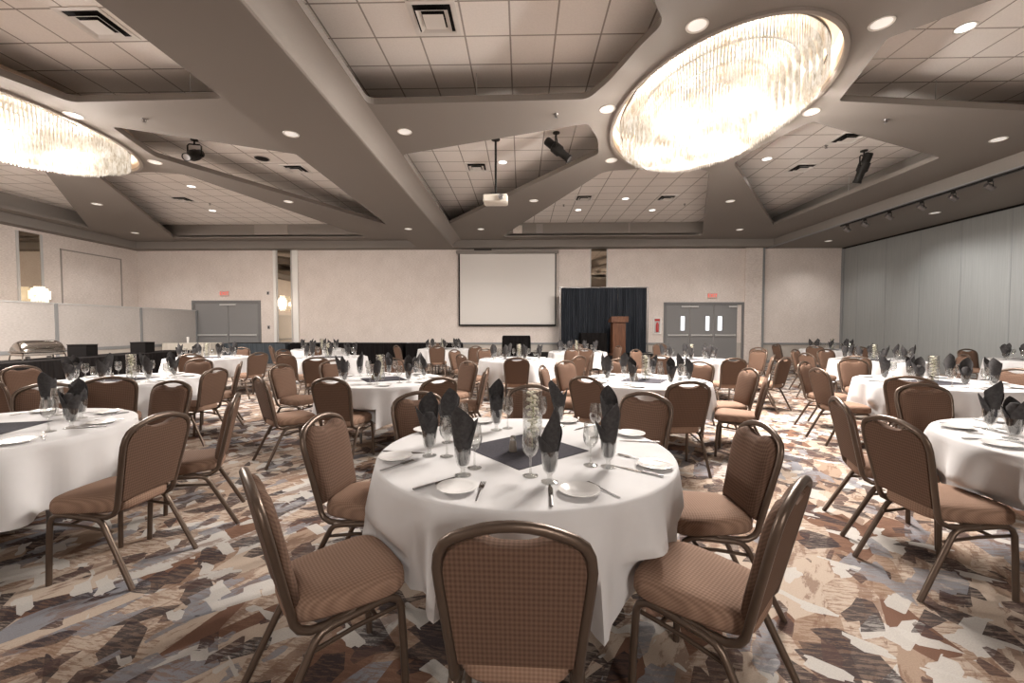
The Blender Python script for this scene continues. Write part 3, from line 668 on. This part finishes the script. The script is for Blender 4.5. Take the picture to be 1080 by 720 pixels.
def sconce(x, y, z, rz, label, h=.68, w=.24):
    t = thing('crystal_sconce', label, 'wall lamp', (x, y, z), rz)
    MB().lathe([(.07, 0), (.07, .02), (.02, .03), (.02, .12)], 16, cap=False).obj('backplate', 'steel', t).rotation_euler = (R(90), 0, 0)
    for k, (r, z0, z1) in enumerate(((w, -.12, .14), (w * .78, -.24, -.10), (w * .78, .12, .22), (w * .5, -h / 2, -.22), (w * .5, .20, h / 2))):
        mb = MB(); n = int(2 * pi * r / .035)
        for i in range(n):
            a = 2 * pi * i / n; mb.tube([(r * cos(a), -w - .01 + r * sin(a) * .8, z1), (r * cos(a), -w - .01 + r * sin(a) * .8, z0)], .013, 4, r2=.006)
        mb.obj('crystal_row', 'sconce_glass', t, smooth=False)
    light('lamp', 'POINT', (0, -w * 2 - .1, 0), 6, WARM, t, shadow_soft_size=.1)
sconce(-9.70, YF - .02, 2.39, 0, 'lit crystal sconce on the bronze mirror strip of the far wall', .62, .17)
sconce(XL + .02, 13.20, 2.45, R(90), 'lit crystal sconce on the mirror above the low partition', .56, .26)

# ================================================================== BUFFET BY THE PARTITION
draped_table(-10.35, -9.45, 7.2, 11.9, .76, 0, 'black_cloth', 'long black-draped buffet table carrying the chafing dish')
t = thing('chafing_dish', 'silver roll-top chafing dish on the black buffet table', 'chafing dish', (-10.0, 8.42, .765), R(76)); t.scale = (.82, .82, .9)
lid = MB(); L = .42
rings = []
for i in range(13):
    a = pi * i / 12; rings.append([(x_, -.24 * cos(a), .20 + .23 * sin(a) ** .8) for x_ in (-L, -L * .93, L * .93, L)])
prof = []
for x_, k in ((-L, .55), (-L + .03, .82), (-L + .09, .97), (-L + .16, 1.0), (L - .16, 1.0), (L - .09, .97), (L - .03, .82), (L, .55)):
    prof.append([(x_, -.24 * cos(pi * i / 14) * (.75 + .25 * k), .19 + .24 * sin(pi * i / 14) * k) for i in range(15)])
lid.rings(prof, True, True, closed=False).obj('lid', 'steel', t, angle=60)
MB().box(-.43, .43, -.26, .26, .155, .19, .012).obj('rim', 'steel', t)
MB().box(-.40, .40, -.23, .23, .09, .155, .01).obj('water_pan', 'steel', t)
MB().tube([(-.16, -.25, .24), (-.16, -.31, .26), (.16, -.31, .26), (.16, -.25, .24)], .012, 8).obj('handle', 'steel', t)
for a in (-1, 1):
    for b in (-1, 1): MB().tube([(a * .37, b * .22, .155), (a * .40, b * .24, .08), (a * .41, b * .25, 0)], .014, 8).obj('leg', 'steel', t)
for a in (-1, 1): MB().lathe([(.045, .004), (.045, .06), (.03, .065), (.0001, .064)], 14, cap=False).obj('burner', 'dark_steel', t).location = (a * .2, 0, 0)
for i, (x, y, rz, w) in enumerate(((-9.95, 9.25, .08, 'black serving crate next to the chafing dish'), (-9.95, 10.75, .0, 'black serving crate at the far end of the buffet'))):
    t = thing('serving_crate', w, 'crate', (x, y, .76), rz)
    mb = MB(); mb.box(-.2, .2, -.14, .14, 0, .02); mb.box(-.2, -.185, -.14, .14, .02, .26); mb.box(.185, .2, -.14, .14, .02, .26); mb.box(-.185, .185, -.14, -.125, .02, .26); mb.box(-.185, .185, .125, .14, .02, .26)
    mb.obj('body', 'black', t, smooth=False); MB().box(-.21, .21, -.15, .15, .255, .275, .006).obj('rim', 'black_metal', t)

# ================================================================== CHAIRS
def hoop_outline(inset=0.0, notch=False, n=6):
    """(x, s) points up the left side, over the arch, down the right; s runs along the back"""
    pts = []
    half = [(.178, 0.0), (.190, .14), (.203, .28), (.206, .335), (.201, .375), (.186, .408), (.160, .428), (.120, .444), (.080, .457), (.040, .464), (0, .466)]
    for x, s in half: pts.append((max(0, x - inset * (1 if x > .1 else x / .1)), s - inset * min(1, max(0, (s - .30) / .12)) + (inset if s == 0 else 0)))
    if notch:
        q = []
        for x, s in pts:
            q.append((x, s))
        pts = [p for p in q if p[0] > .078] + [(.076, q[7][1] - .006), (.066, .418), (.040, .411), (0, .409)]
    return [(-x, s) for x, s in pts] + [(x, s) for x, s in reversed(pts[:-1])]
TILT = R(12.5); S0 = .452
def backpt(x, s, off=0.0):
    """point on the reclined back; off > 0 moves it towards the sitter"""
    return (x, -.188 - s * sin(TILT) + off * cos(TILT), S0 + s * cos(TILT) + off * sin(TILT))
def chair_meshes():
    out = {}
    # metal hoop: sides run down past the seat and curve forward under it
    pts = [backpt(x, s) for x, s in hoop_outline()]
    down = lambda sx: [(sx * .180, .02, .392), (sx * .180, -.07, .378), (sx * .180, -.13, .380), (sx * .179, -.165, .398), (sx * .178, -.182, .425)]
    out['back_frame'] = MB().tube(down(-1) + pts + list(reversed(down(1))), .0165, 8, flat=.9).mesh('back_frame', 'chair_metal', angle=50)
    # back cushion
    ol = hoop_outline(.013, True); cxs = 0.0; css = .22
    def ring(k, off): return [backpt(cxs + (x - cxs) * k, css + (s - css) * (1 - (1 - k) * .85), off) for x, s in ol]
    mb = MB(); rg = [ring(.90, -.013), ring(.985, -.012), ring(1.0, -.006), ring(1.0, .010), ring(.975, .026), ring(.90, .038), ring(.72, .046), ring(.4, .049)]
    mb.rings(rg); n = len(ol)
    o = len(mb.v); mb.add([backpt(0, css, -.013), backpt(0, css, .050)], [])
    for i in range(n): mb.f.append((i, (i + 1) % n, o)); mb.f.append((7 * n + i, 7 * n + (i + 1) % n, o + 1))
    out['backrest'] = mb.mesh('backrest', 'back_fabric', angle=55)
    # seat cushion
    def so(k, dy=0):
        r = []
        for i in range(40):
            a = 2 * pi * i / 40; c, s_ = cos(a), sin(a); e = .42
            x = abs(c) ** e * (1 if c > 0 else -1); y = abs(s_) ** e * (1 if s_ > 0 else -1)
            w = .198 + .022 * y - .012 * max(0, -y); r.append((x * (w - (1 - k) * .2), .015 + y * (.212 - (1 - k) * .2) + .012 * (1 - x * x) * max(0, y)))
        return r
    mb = MB(); rg = []
    for k, z in ((.90, .398), (.965, .400), (1.0, .413), (1.0, .440), (.985, .458), (.94, .472), (.84, .482), (.6, .489), (.25, .492)): rg.append([(x, y, z + .010 * max(0, -(y - .1)) * 0) for x, y in so(k)])
    mb.rings(rg, True, False); o = len(mb.v); mb.add([(0, .015, .4925)], [])
    for i in range(40): mb.f.append((8 * 40 + i, 8 * 40 + (i + 1) % 40, o))
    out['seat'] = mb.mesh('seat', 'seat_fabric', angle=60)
    def leg(sx, front):
        if front: p = [(sx * .200, .205, 0), (sx * .198, .198, .20), (sx * .196, .190, .345), (sx * .195, .178, .374), (sx * .194, .150, .389), (sx * .193, .11, .391), (sx * .193, .03, .384)]
        else: p = [(sx * .193, .03, .384), (sx * .193, -.06, .376), (sx * .194, -.095, .368), (sx * .195, -.118, .348), (sx * .197, -.135, .318), (sx * .205, -.215, .16), (sx * .212, -.295, 0)]
        return MB().tube(p, .0145, 8, flat=1.0).mesh('leg', 'chair_metal', angle=50)
    for sx in (-1, 1):
        for fr in (True, False): out['leg', sx, fr] = leg(sx, fr)
        out['stretcher', sx] = MB().tube([(sx * .180, .192, .335), (sx * .180, .02, .325), (sx * .182, -.155, .300)], .0085, 8).mesh('stretcher', 'chair_metal')
    out['cross_bar'] = MB().tube([(-.183, .10, .3285), (.183, .10, .3285)], .009, 8).mesh('cross_bar', 'chair_metal')
    return out
CM = chair_meshes(); chair0 = None
def place_chair(x, y, ang, label, group):
    """x, y: floor point under the middle of the back's top edge; ang: heading the sitter faces"""
    global chair0
    rz = ang - pi / 2; loc = (x + .289 * cos(ang), y + .289 * sin(ang), 0)
    if chair0 is None:
        chair0 = thing('banquet_chair', label, 'chair', loc, rz, group)
        new('seat', CM['seat'], chair0); new('backrest', CM['backrest'], chair0); new('back_frame', CM['back_frame'], chair0)
        for sx in (-1, 1):
            for fr in (True, False): new('leg', CM['leg', sx, fr], chair0)
            new('stretcher', CM['stretcher', sx], chair0)
        new('cross_bar', CM['cross_bar'], chair0)
        return chair0
    return dup(chair0, loc, rz, label, group)

HOURS = ('twelve', 'one', 'two', 'three', 'four', 'five', 'six', 'seven', 'eight', 'nine', 'ten', 'eleven')
class Clock:
    """names a place round a table by the clock, twelve o'clock being the far side; no hour twice"""
    def __init__(s): s.used = {}
    def __call__(s, kind, ang_deg):
        h = ((90 - ang_deg) / 30.0) % 12; u = s.used.setdefault(kind, set())
        for k in sorted(range(12), key=lambda k: min(abs(k - h), 12 - abs(k - h))):
            if k not in u: u.add(k); return HOURS[k] + " o'clock"
        return HOURS[int(h)] + " o'clock"

TABLES = {  # name: (x, y, how the labels call it, cloth hem, angle of the first setting, level of detail)
    'T1': (.02, 2.24, 'the nearest round table', .36, 0, 3), 'T2': (-3.46, 2.55, 'the table cut by the left frame edge', .35, 10, 3),
    'T3': (3.3, 2.33, 'the table cut by the right frame edge', .47, 34, 3), 'T4': (-5.0, 5.15, 'the table before the chafing dish', .38, 20, 2),
    'T5': (-1.75, 5.24, 'the second-row table left of centre', .42, 8, 2), 'T6': (1.52, 5.2, 'the second-row table right of centre', .40, 14, 2),
    'T7': (4.95, 5.1, 'the second-row table at the right', .38, 30, 2), 'T8': (-6.8, 8.9, 'the table before the double door', .38, 12, 1),
    'T9': (-4.2, 9.1, 'the table before the mirror strip', .38, 25, 1), 'T10': (-2.35, 12.6, 'the far table left of the screen', .38, 12, 1),
    'T11': (-.1, 8.6, 'the table below the screen', .38, 20, 1), 'T12': (1.5, 11.2, 'the table before the black curtain', .38, 12, 1),
    'T13': (3.4, 8.6, 'the table before the triple door', .38, 30, 1), 'T14': (7.1, 8.5, 'the third-row table by the grey wall', .38, 16, 1),
    'T15': (10.3, 8.5, 'the far right table by the grey wall', .38, 22, 1), 'T16': (9.1, 12.5, 'the farthest table in the right corner', .38, 10, 1),
    'T17': (-6.0, 12.3, 'the farthest table near the blue skirt', .38, 8, 1)}
CLK = {k: Clock() for k in TABLES}
CHAIRS = [('T1', -.02, 1.06), ('T1', -.96, 1.42), ('T1', -1.16, 2.38), ('T1', -.82, 3.24), ('T1', .09, 3.64), ('T1', .97, 3.24), ('T1', 1.27, 2.22), ('T1', .92, 1.38),
    ('T2', -4.28, 3.67), ('T2', -3.31, 3.89), ('T2', -2.10, 2.38, 178), ('T2', -2.16, 3.12, 209),
    ('T3', 2.27, 3.05, -22), ('T3', 3.58, 3.81), ('T3', 2.07, 2.38, 0),
    ('T4', -6.59, 5.33), ('T4', -5.27, 4.0), ('T4', -4.2, 4.15), ('T4', -3.78, 5.08), ('T4', -5.19, 6.62), ('T4', -4.14, 6.08, 215),
    ('T5', -3.3, 5.63), ('T5', -1.92, 4.12), ('T5', -2.7, 4.21), ('T5', -2.91, 6.38), ('T5', -2.15, 6.85), ('T5', -.78, 6.25), ('T5', -.42, 5.22), ('T5', -.82, 4.17),
    ('T6', .27, 5.56), ('T6', .65, 6.37), ('T6', 1.59, 6.78), ('T6', .65, 4.29), ('T6', 2.65, 6.24), ('T6', 2.84, 5.23), ('T6', 2.66, 4.52), ('T6', 1.57, 3.93),
    ('T7', 4.17, 6.27), ('T7', 3.67, 5.25), ('T7', 5.34, 6.86), ('T7', 4.02, 4.40), ('T7', 6.10, 5.25),
    ('T8', -6.25, 7.75), ('T8', -7.1, 10.44), ('T8', -5.28, 8.28),
    ('T9', -4.44, 7.75), ('T9', -3.46, 6.95, 108), ('T9', -5.5, 9.5),
    ('T10', -3.5, 11.6), ('T10', -2.95, 13.9), ('T10', -2.28, 11.2), ('T10', -1.24, 11.3),
    ('T11', -1.53, 9.44), ('T11', -1.14, 7.8), ('T11', -.88, 9.95), ('T11', -.08, 6.95), ('T11', 1.03, 7.44), ('T11', 1.21, 9.92), ('T11', 1.40, 8.27),
    ('T12', 1.49, 9.85), ('T12', 2.66, 11.48), ('T12', 1.7, 12.7),
    ('T13', 2.6, 9.6), ('T13', 2.5, 7.55), ('T13', 3.51, 6.95), ('T13', 4.65, 7.78), ('T13', 4.4, 7.05), ('T13', 5.28, 9.4), ('T13', 5.95, 10.6), ('T13', 4.3, 13.1),
    ('T14', 7.01, 9.8), ('T14', 5.61, 8.37), ('T14', 6.28, 9.75), ('T14', 5.9, 7.5), ('T14', 8.3, 8.0), 
    ('T16', 7.52, 12.54), ('T16', 8.1, 13.4), ('T16', 7.95, 11.5), ('T16', 8.75, 11.0), ('T15', 10.4, 10.0),
    ('T17', -6.95, 11.4), ('T17', -5.5, 10.9)]
SEATS = {k: [] for k in TABLES}
for c in CHAIRS:
    k, x, y = c[:3]; tx, ty = TABLES[k][:2]
    a = math.degrees(math.atan2(ty - y, tx - x)) if len(c) < 4 else c[3]
    SEATS[k].append((x, y, R(a)))
    vx, vy = cos(R(a)), sin(R(a)); d = math.hypot(x, y); f = (vx * x + vy * y) / d      # along the line of sight
    side = vx * y / d - vy * x / d
    view = 'from behind' if f > .5 else 'from front' if f < -.5 else ('facing right' if side > 0 else 'facing left')
    place_chair(x, y, R(a), "brown chair %s, %s place of %s" % (view, CLK[k]('chair', math.degrees(math.atan2(y - ty, x - tx))), TABLES[k][2]), 'banquet chairs round ' + TABLES[k][2])

# ================================================================== TABLES AND CLOTHS
TR, TH = .76, .757
ttop = MB().lathe([(.0001, 0), (TR - .004, 0), (TR, -.004), (TR, -.026), (TR - .004, -.03), (.0001, -.03)], 64, cap=False).mesh('tabletop', 'table_wood')
tleg = MB().tube([(.0, -.30, .725), (.0, -.30, 0)], .016, 8).mesh('leg', 'dark_steel')
def cloth_mesh(k):
    tx, ty, _, hem, _, _ = TABLES[k]; rnd = random.Random(k); n = 168
    ph = [rnd.uniform(0, 2 * pi) for _ in range(6)]; ks = (7, 11, 17, 4, 23, 13); rings = []
    def fold(a):
        v = sum(sin(kk * a + p) * w for kk, p, w in zip(ks, ph, (.8, 1.0, .9, .4, .5, .8))) / 2.2
        return (abs(v) ** .8) * (1 if v > 0 else -1)
    rot = rnd.uniform(0, pi / 2)
    prof = [(.001, 0, 0), (.35, 0, 0), (.68, 0, 0), (.735, 0, 0), (.757, 0, 0), (.766, .003, 0), (.771, .010, 0)]
    for r, dz, _ in prof: rings.append([(r * cos(2 * pi * i / n), r * sin(2 * pi * i / n), .7625 - dz) for i in range(n)])
    for j in range(1, 11):
        u = j / 10.0; ring = []
        for i in range(n):
            a = 2 * pi * i / n; corner = abs(cos(2 * (a + rot))) ** 6
            hz = hem - .09 * corner + .012 * fold(a * 1.0 + .4)
            z = .7525 - u * (.7525 - hz)
            g = u ** .8
            r = .772 + g * (.010 + .064 * fold(a)) + .02 * u * corner + .008 * g
            wx, wy = r * cos(a), r * sin(a)
            # the cloth lies against the seats pushed under it
            if z < .53:
                for (sx, sy, sa) in SEATS[k]:
                    dx, dy = tx + wx - sx, ty + wy - sy
                    f = dx * cos(sa) + dy * sin(sa); s_ = -dx * sin(sa) + dy * cos(sa)
                    if f < .54 and abs(s_) < .30:
                        kf = min(1, (.30 - abs(s_)) / .06) * min(1, (.53 - z) / .04)
                        push = (.54 - f) * kf
                        if 0 < push < .5: wx += cos(sa) * push; wy += sin(sa) * push
            ring.append((wx, wy, z))
        rings.append(ring)
    return MB().rings(rings, True, False).mesh('tablecloth', 'cloth', angle=70)
overlay_me = MB().box(-.24, .24, -.24, .24, .7635, .7655).mesh('overlay', 'overlay', smooth=False)

# ---- tableware meshes
def lathe_me(name, prof, m, n=24): return MB().lathe(prof, n, cap=False).mesh(name, m, angle=50)
goblet_me = lathe_me('goblet', [(.0001, 0), (.036, 0), (.036, .004), (.014, .011), (.009, .018), (.0115, .024), (.009, .030), (.012, .034), (.025, .048), (.032, .070), (.036, .100), (.0385, .138), (.0370, .138), (.0345, .100), (.0305, .070), (.0235, .050), (.0001, .040)], 'glass')
wine_me = lathe_me('wine_glass', [(.0001, 0), (.034, 0), (.034, .003), (.012, .008), (.0048, .016), (.0044, .080), (.008, .086), (.022, .096), (.033, .115), (.0375, .138), (.0365, .165), (.031, .205), (.0300, .205), (.0352, .165), (.0362, .138), (.0318, .117), (.021, .099), (.0001, .092)], 'glass')
plate_me = lathe_me('bread_plate', [(.0001, 0), (.048, 0), (.052, .003), (.066, .009), (.083, .0145), (.084, .0165), (.082, .017), (.066, .0125), (.054, .007), (.0001, .006)], 'porcelain', 36)
vase_me = lathe_me('vase', [(.0001, 0), (.05, 0), (.052, .004), (.052, .31), (.0495, .31), (.0495, .012), (.0001, .010)], 'glass', 28)
shaker_g = lathe_me('body', [(.0001, 0), (.021, 0), (.022, .004), (.015, .06), (.0001, .06)], 'pepper', 14)
shaker_c = lathe_me('cap', [(.0155, .059), (.0155, .072), (.011, .082), (.0001, .085)], 'silver', 14)
def napkin_mesh(seed):
    rnd = random.Random(seed); mb = MB()
    base = rnd.uniform(0, 6.28); heights = (.305 + rnd.uniform(-.02, .03), .262 + rnd.uniform(-.02, .02), .222 + rnd.uniform(-.015, .015))
    for li, h in enumerate(heights):
        off = .006 * li; th0 = base + li * (2.0 + rnd.uniform(-.3, .3)); span = (1.75, 1.6, 1.5)[li]; N = 16; rows = 8; skew = rnd.choice((-1, 1)) * rnd.uniform(.01, .045)
        front, back = [], []; lean = rnd.uniform(-.015, .015)
        for j in range(rows + 1):
            u = j / rows; fr, bk = [], []
            for i in range(N + 1):
                s = (i / N * 2 - 1); th = th0 + s * span
                top = h - .115 * abs(s) ** 1.2 + skew * s
                z = .052 + u * (top - .052); q = (z - .052) / .25
                lim = .0195 + .017 * min(1, (z - .052) / .075)                      # stays inside the goblet
                w = max(0, min(1, (z - .135) / .13))
                r = lim if z < .135 else .0365 + .024 * w ** .8 + off * w - .010 * max(0, q - .8) * (1 - abs(s)) * 3
                r -= .004 * (1 - cos(3 * s)) * w
                r2 = r - .0028
                fr.append((r * cos(th) + lean * q * q * 2, r * sin(th), z)); bk.append((r2 * cos(th) + lean * q * q * 2, r2 * sin(th), z))
            front.append(fr); back.append(bk)
        mb.rings([f + list(reversed(b)) for f, b in zip(front, back)], True, True)
    mb.lathe([(.0001, .045), (.016, .047), (.024, .07), (.028, .10), (.033, .16), (.036, .20), (.02, .225), (.0001, .23)], 14, cap=False)
    return mb.mesh('folded_napkin', 'napkin', angle=38)
NAPS = [napkin_mesh(i) for i in range(6)]
def knife_parts():
    b = MB(); b.rings([[(-.009, 0, .001), (.009, 0, .001), (.009, .0, .003), (-.009, 0, .003)], [(-.010, .08, .001), (.009, .08, .001), (.009, .08, .0025), (-.010, .08, .0025)], [(-.006, .125, .001), (-.002, .125, .001), (-.002, .125, .002), (-.006, .125, .002)]], True, True)
    h = MB().tube([(0, 0, .005), (0, -.05, .0055), (0, -.10, .006)], .0065, 8, flat=.6)
    return b.mesh('blade', 'steel'), h.mesh('handle', 'dark_steel')
KB, KH = knife_parts()
fk = MB().tube([(0, -.10, .004), (0, -.04, .004), (0, .02, .006)], .004, 6, flat=.5)
fk_t = MB(); fk_t.box(-.011, .011, .02, .05, .004, .006)
for i in range(4): fk_t.box(-.011 + i * .0063, -.011 + i * .0063 + .003, .05, .09, .0045, .006)
FH, FT = fk.mesh('handle', 'dark_steel'), fk_t.mesh('tines', 'steel', smooth=False)
def blossom_mesh(seed):
    rnd = random.Random(seed); mb = MB()
    for i in range(17):
        z = .06 + .235 * i / 16; a = i * 2.4; rr = .018 * (1 if i % 3 else .5)
        cx, cy = rr * cos(a), rr * sin(a)
        for p in range(5):
            b = 2 * pi * p / 5 + a; px, py = cx + .012 * cos(b), cy + .012 * sin(b)
            mb.lathe([(.0001, -.006), (.009, -.003), (.011, .002), (.006, .006), (.0001, .008)], 7, px, py, z + rnd.uniform(-.006, .006), cap=False)
    return mb.mesh('blossoms', 'petal', angle=80)
BLOSSOM = blossom_mesh(3)
STEM = MB().tube([(0, 0, .012), (.012, .004, .10), (-.01, -.004, .2), (.004, 0, .27)], .004, 6).mesh('stem', 'stem_green')

def put(name, me, x, y, z, rz, label, cat, group):
    o = new(name, me); o.location = (x, y, z); o.rotation_euler = (0, 0, rz); return tag(o, label, cat, group)
def put_parts(name, parts, x, y, z, rz, label, cat, group):
    t = thing(name, label, cat, (x, y, z), rz, group)
    for n, me in parts: new(n, me, t)
    return t
ZC = .7627
def setting_items(k, kind, x, y, rz=0.0):
    tx, ty, where = TABLES[k][:3]; h = CLK[k](kind, math.degrees(math.atan2(y - ty, x - tx))); at = '%s place of %s' % (h, where)
    if kind == 'goblet':
        put('goblet', goblet_me, x, y, ZC, 0, 'clear goblet with napkin, ' + at, 'glass', 'napkin goblets on ' + where)
        put('folded_napkin', NAPS[random.randrange(6)], x, y, ZC, random.uniform(0, 6.28), 'charcoal napkin in goblet, ' + at, 'napkin', 'folded napkins on ' + where)
    elif kind == 'wine': put('wine_glass', wine_me, x, y, ZC, 0, 'empty stemmed wine glass, ' + at, 'glass', 'wine glasses on ' + where)
    elif kind == 'plate': put('bread_plate', plate_me, x, y, ZC, 0, 'small white bread plate, ' + at, 'plate', 'bread plates on ' + where)
    elif kind == 'knife': put_parts('knife', (('blade', KB), ('handle', KH)), x, y, ZC, rz, 'dark table knife, ' + at, 'knife', 'knives on ' + where)
    elif kind == 'fork': put_parts('fork', (('handle', FH), ('tines', FT)), x, y, ZC, rz, 'dark steel fork, ' + at, 'fork', 'forks on ' + where)
for k, (tx, ty, where, hem, ph, lod) in TABLES.items():
    t = thing('banquet_table', 'round banquet table under a white cloth, being ' + where, 'table', (tx, ty, 0), 0, 'round banquet tables')
    o = new('tabletop', ttop, t); o.location = (0, 0, TH)
    for q in range(4): o = new('leg', tleg, t); o.rotation_euler = (0, 0, R(45 + 90 * q))
    c = new('tablecloth', cloth_mesh(k)); c.location = (tx, ty, 0); tag(c, 'white cloth draped over ' + where, 'tablecloth', 'white tablecloths')
    rnd = random.Random(k + 'x')
    ov = new('overlay_cloth', overlay_me); ov.location = (tx, ty, 0); ov.rotation_euler = (0, 0, R(40) if k == 'T1' else rnd.uniform(0, 1.5)); tag(ov, 'square charcoal overlay cloth on ' + where, 'cloth', 'charcoal overlay cloths')
    ca = 0 if k == 'T1' else rnd.uniform(0, 6.28)
    vx, vy = (tx + .03, ty + .02) if k == 'T1' else (tx + .06 * cos(ca), ty + .06 * sin(ca))
    if k == 'T1': vx, vy = .06, 2.25
    put('vase', vase_me, vx, vy, .7657, 0, 'clear cylinder vase of white blossoms on ' + where, 'vase', 'glass cylinder vases')
    put_parts('flower_stem', (('blossoms', BLOSSOM), ('stem', STEM)), vx, vy, .7657, rnd.uniform(0, 6), 'white blossom stem inside the vase on ' + where, 'flower', 'white blossom stems')
    if lod >= 2:
        sx, sy = (-.045, 2.19) if k == 'T1' else (tx - .11, ty - .06)
        put_parts('shaker', (('body', shaker_g), ('cap', shaker_c)), sx, sy, .7657, 0, 'small glass shaker beside the vase on ' + where, 'shaker', 'table shakers')
    if k == 'T1':
        for kind, pts in (('goblet', [(.12, 1.76), (.41, 1.96), (-.26, 1.83), (-.47, 2.11), (-.42, 2.36), (-.16, 2.65), (.25, 2.77), (.50, 2.36)]),
                          ('wine', [(.04, 1.83), (.33, 1.98), (-.22, 1.93), (-.38, 2.10), (-.35, 2.46), (-.09, 2.70), (.13, 2.71), (.44, 2.47)]),
                          ('plate', [(-.26, 1.67), (.23, 1.65), (.63, 1.97), (.67, 2.55), (-.63, 2.06), (-.60, 2.62), (-.27, 2.88), (.31, 2.90)])):
            for x, y in pts: setting_items(k, kind, x, y)
        for kind, segs in (('knife', [((-.44, 1.65), (-.29, 1.80)), ((-.74, 2.17), (-.52, 2.15)), ((.11, 1.51), (.12, 1.70)), ((.62, 1.83), (.47, 1.95)), ((.78, 2.38), (.6, 2.41)), ((.49, 2.80), (.36, 2.68))]),
                           ('fork', [((-.64, 1.88), (-.53, 2.03)), ((-.17, 1.57), (-.16, 1.74)), ((.37, 1.61), (.28, 1.75)), ((.60, 2.06), (.53, 2.12))])):
            for (ax, ay), (bx, by) in segs:
                d = math.hypot(tx - (ax + bx) / 2, ty - (ay + by) / 2)
                setting_items(k, kind, (ax + bx) / 2, (ay + by) / 2, math.atan2(by - ay, bx - ax) - pi / 2)
        continue
    for s in range(8):
        a = R(ph + 45 * s) + rnd.uniform(-.05, .05); r = .50 + rnd.uniform(-.03, .03)
        P = lambda rr, da: (tx + rr * cos(a + da), ty + rr * sin(a + da))
        setting_items(k, 'goblet', *P(r, 0)); setting_items(k, 'wine', *P(r - .04, -.20))
        setting_items(k, 'plate', *P(.64, .17))
        if lod >= 3:
            x, y = P(.63, -.03); setting_items(k, 'knife', x, y, a + pi / 2 + .15)
            x, y = P(.63, .35); setting_items(k, 'fork', x, y, a + pi / 2 - .1)
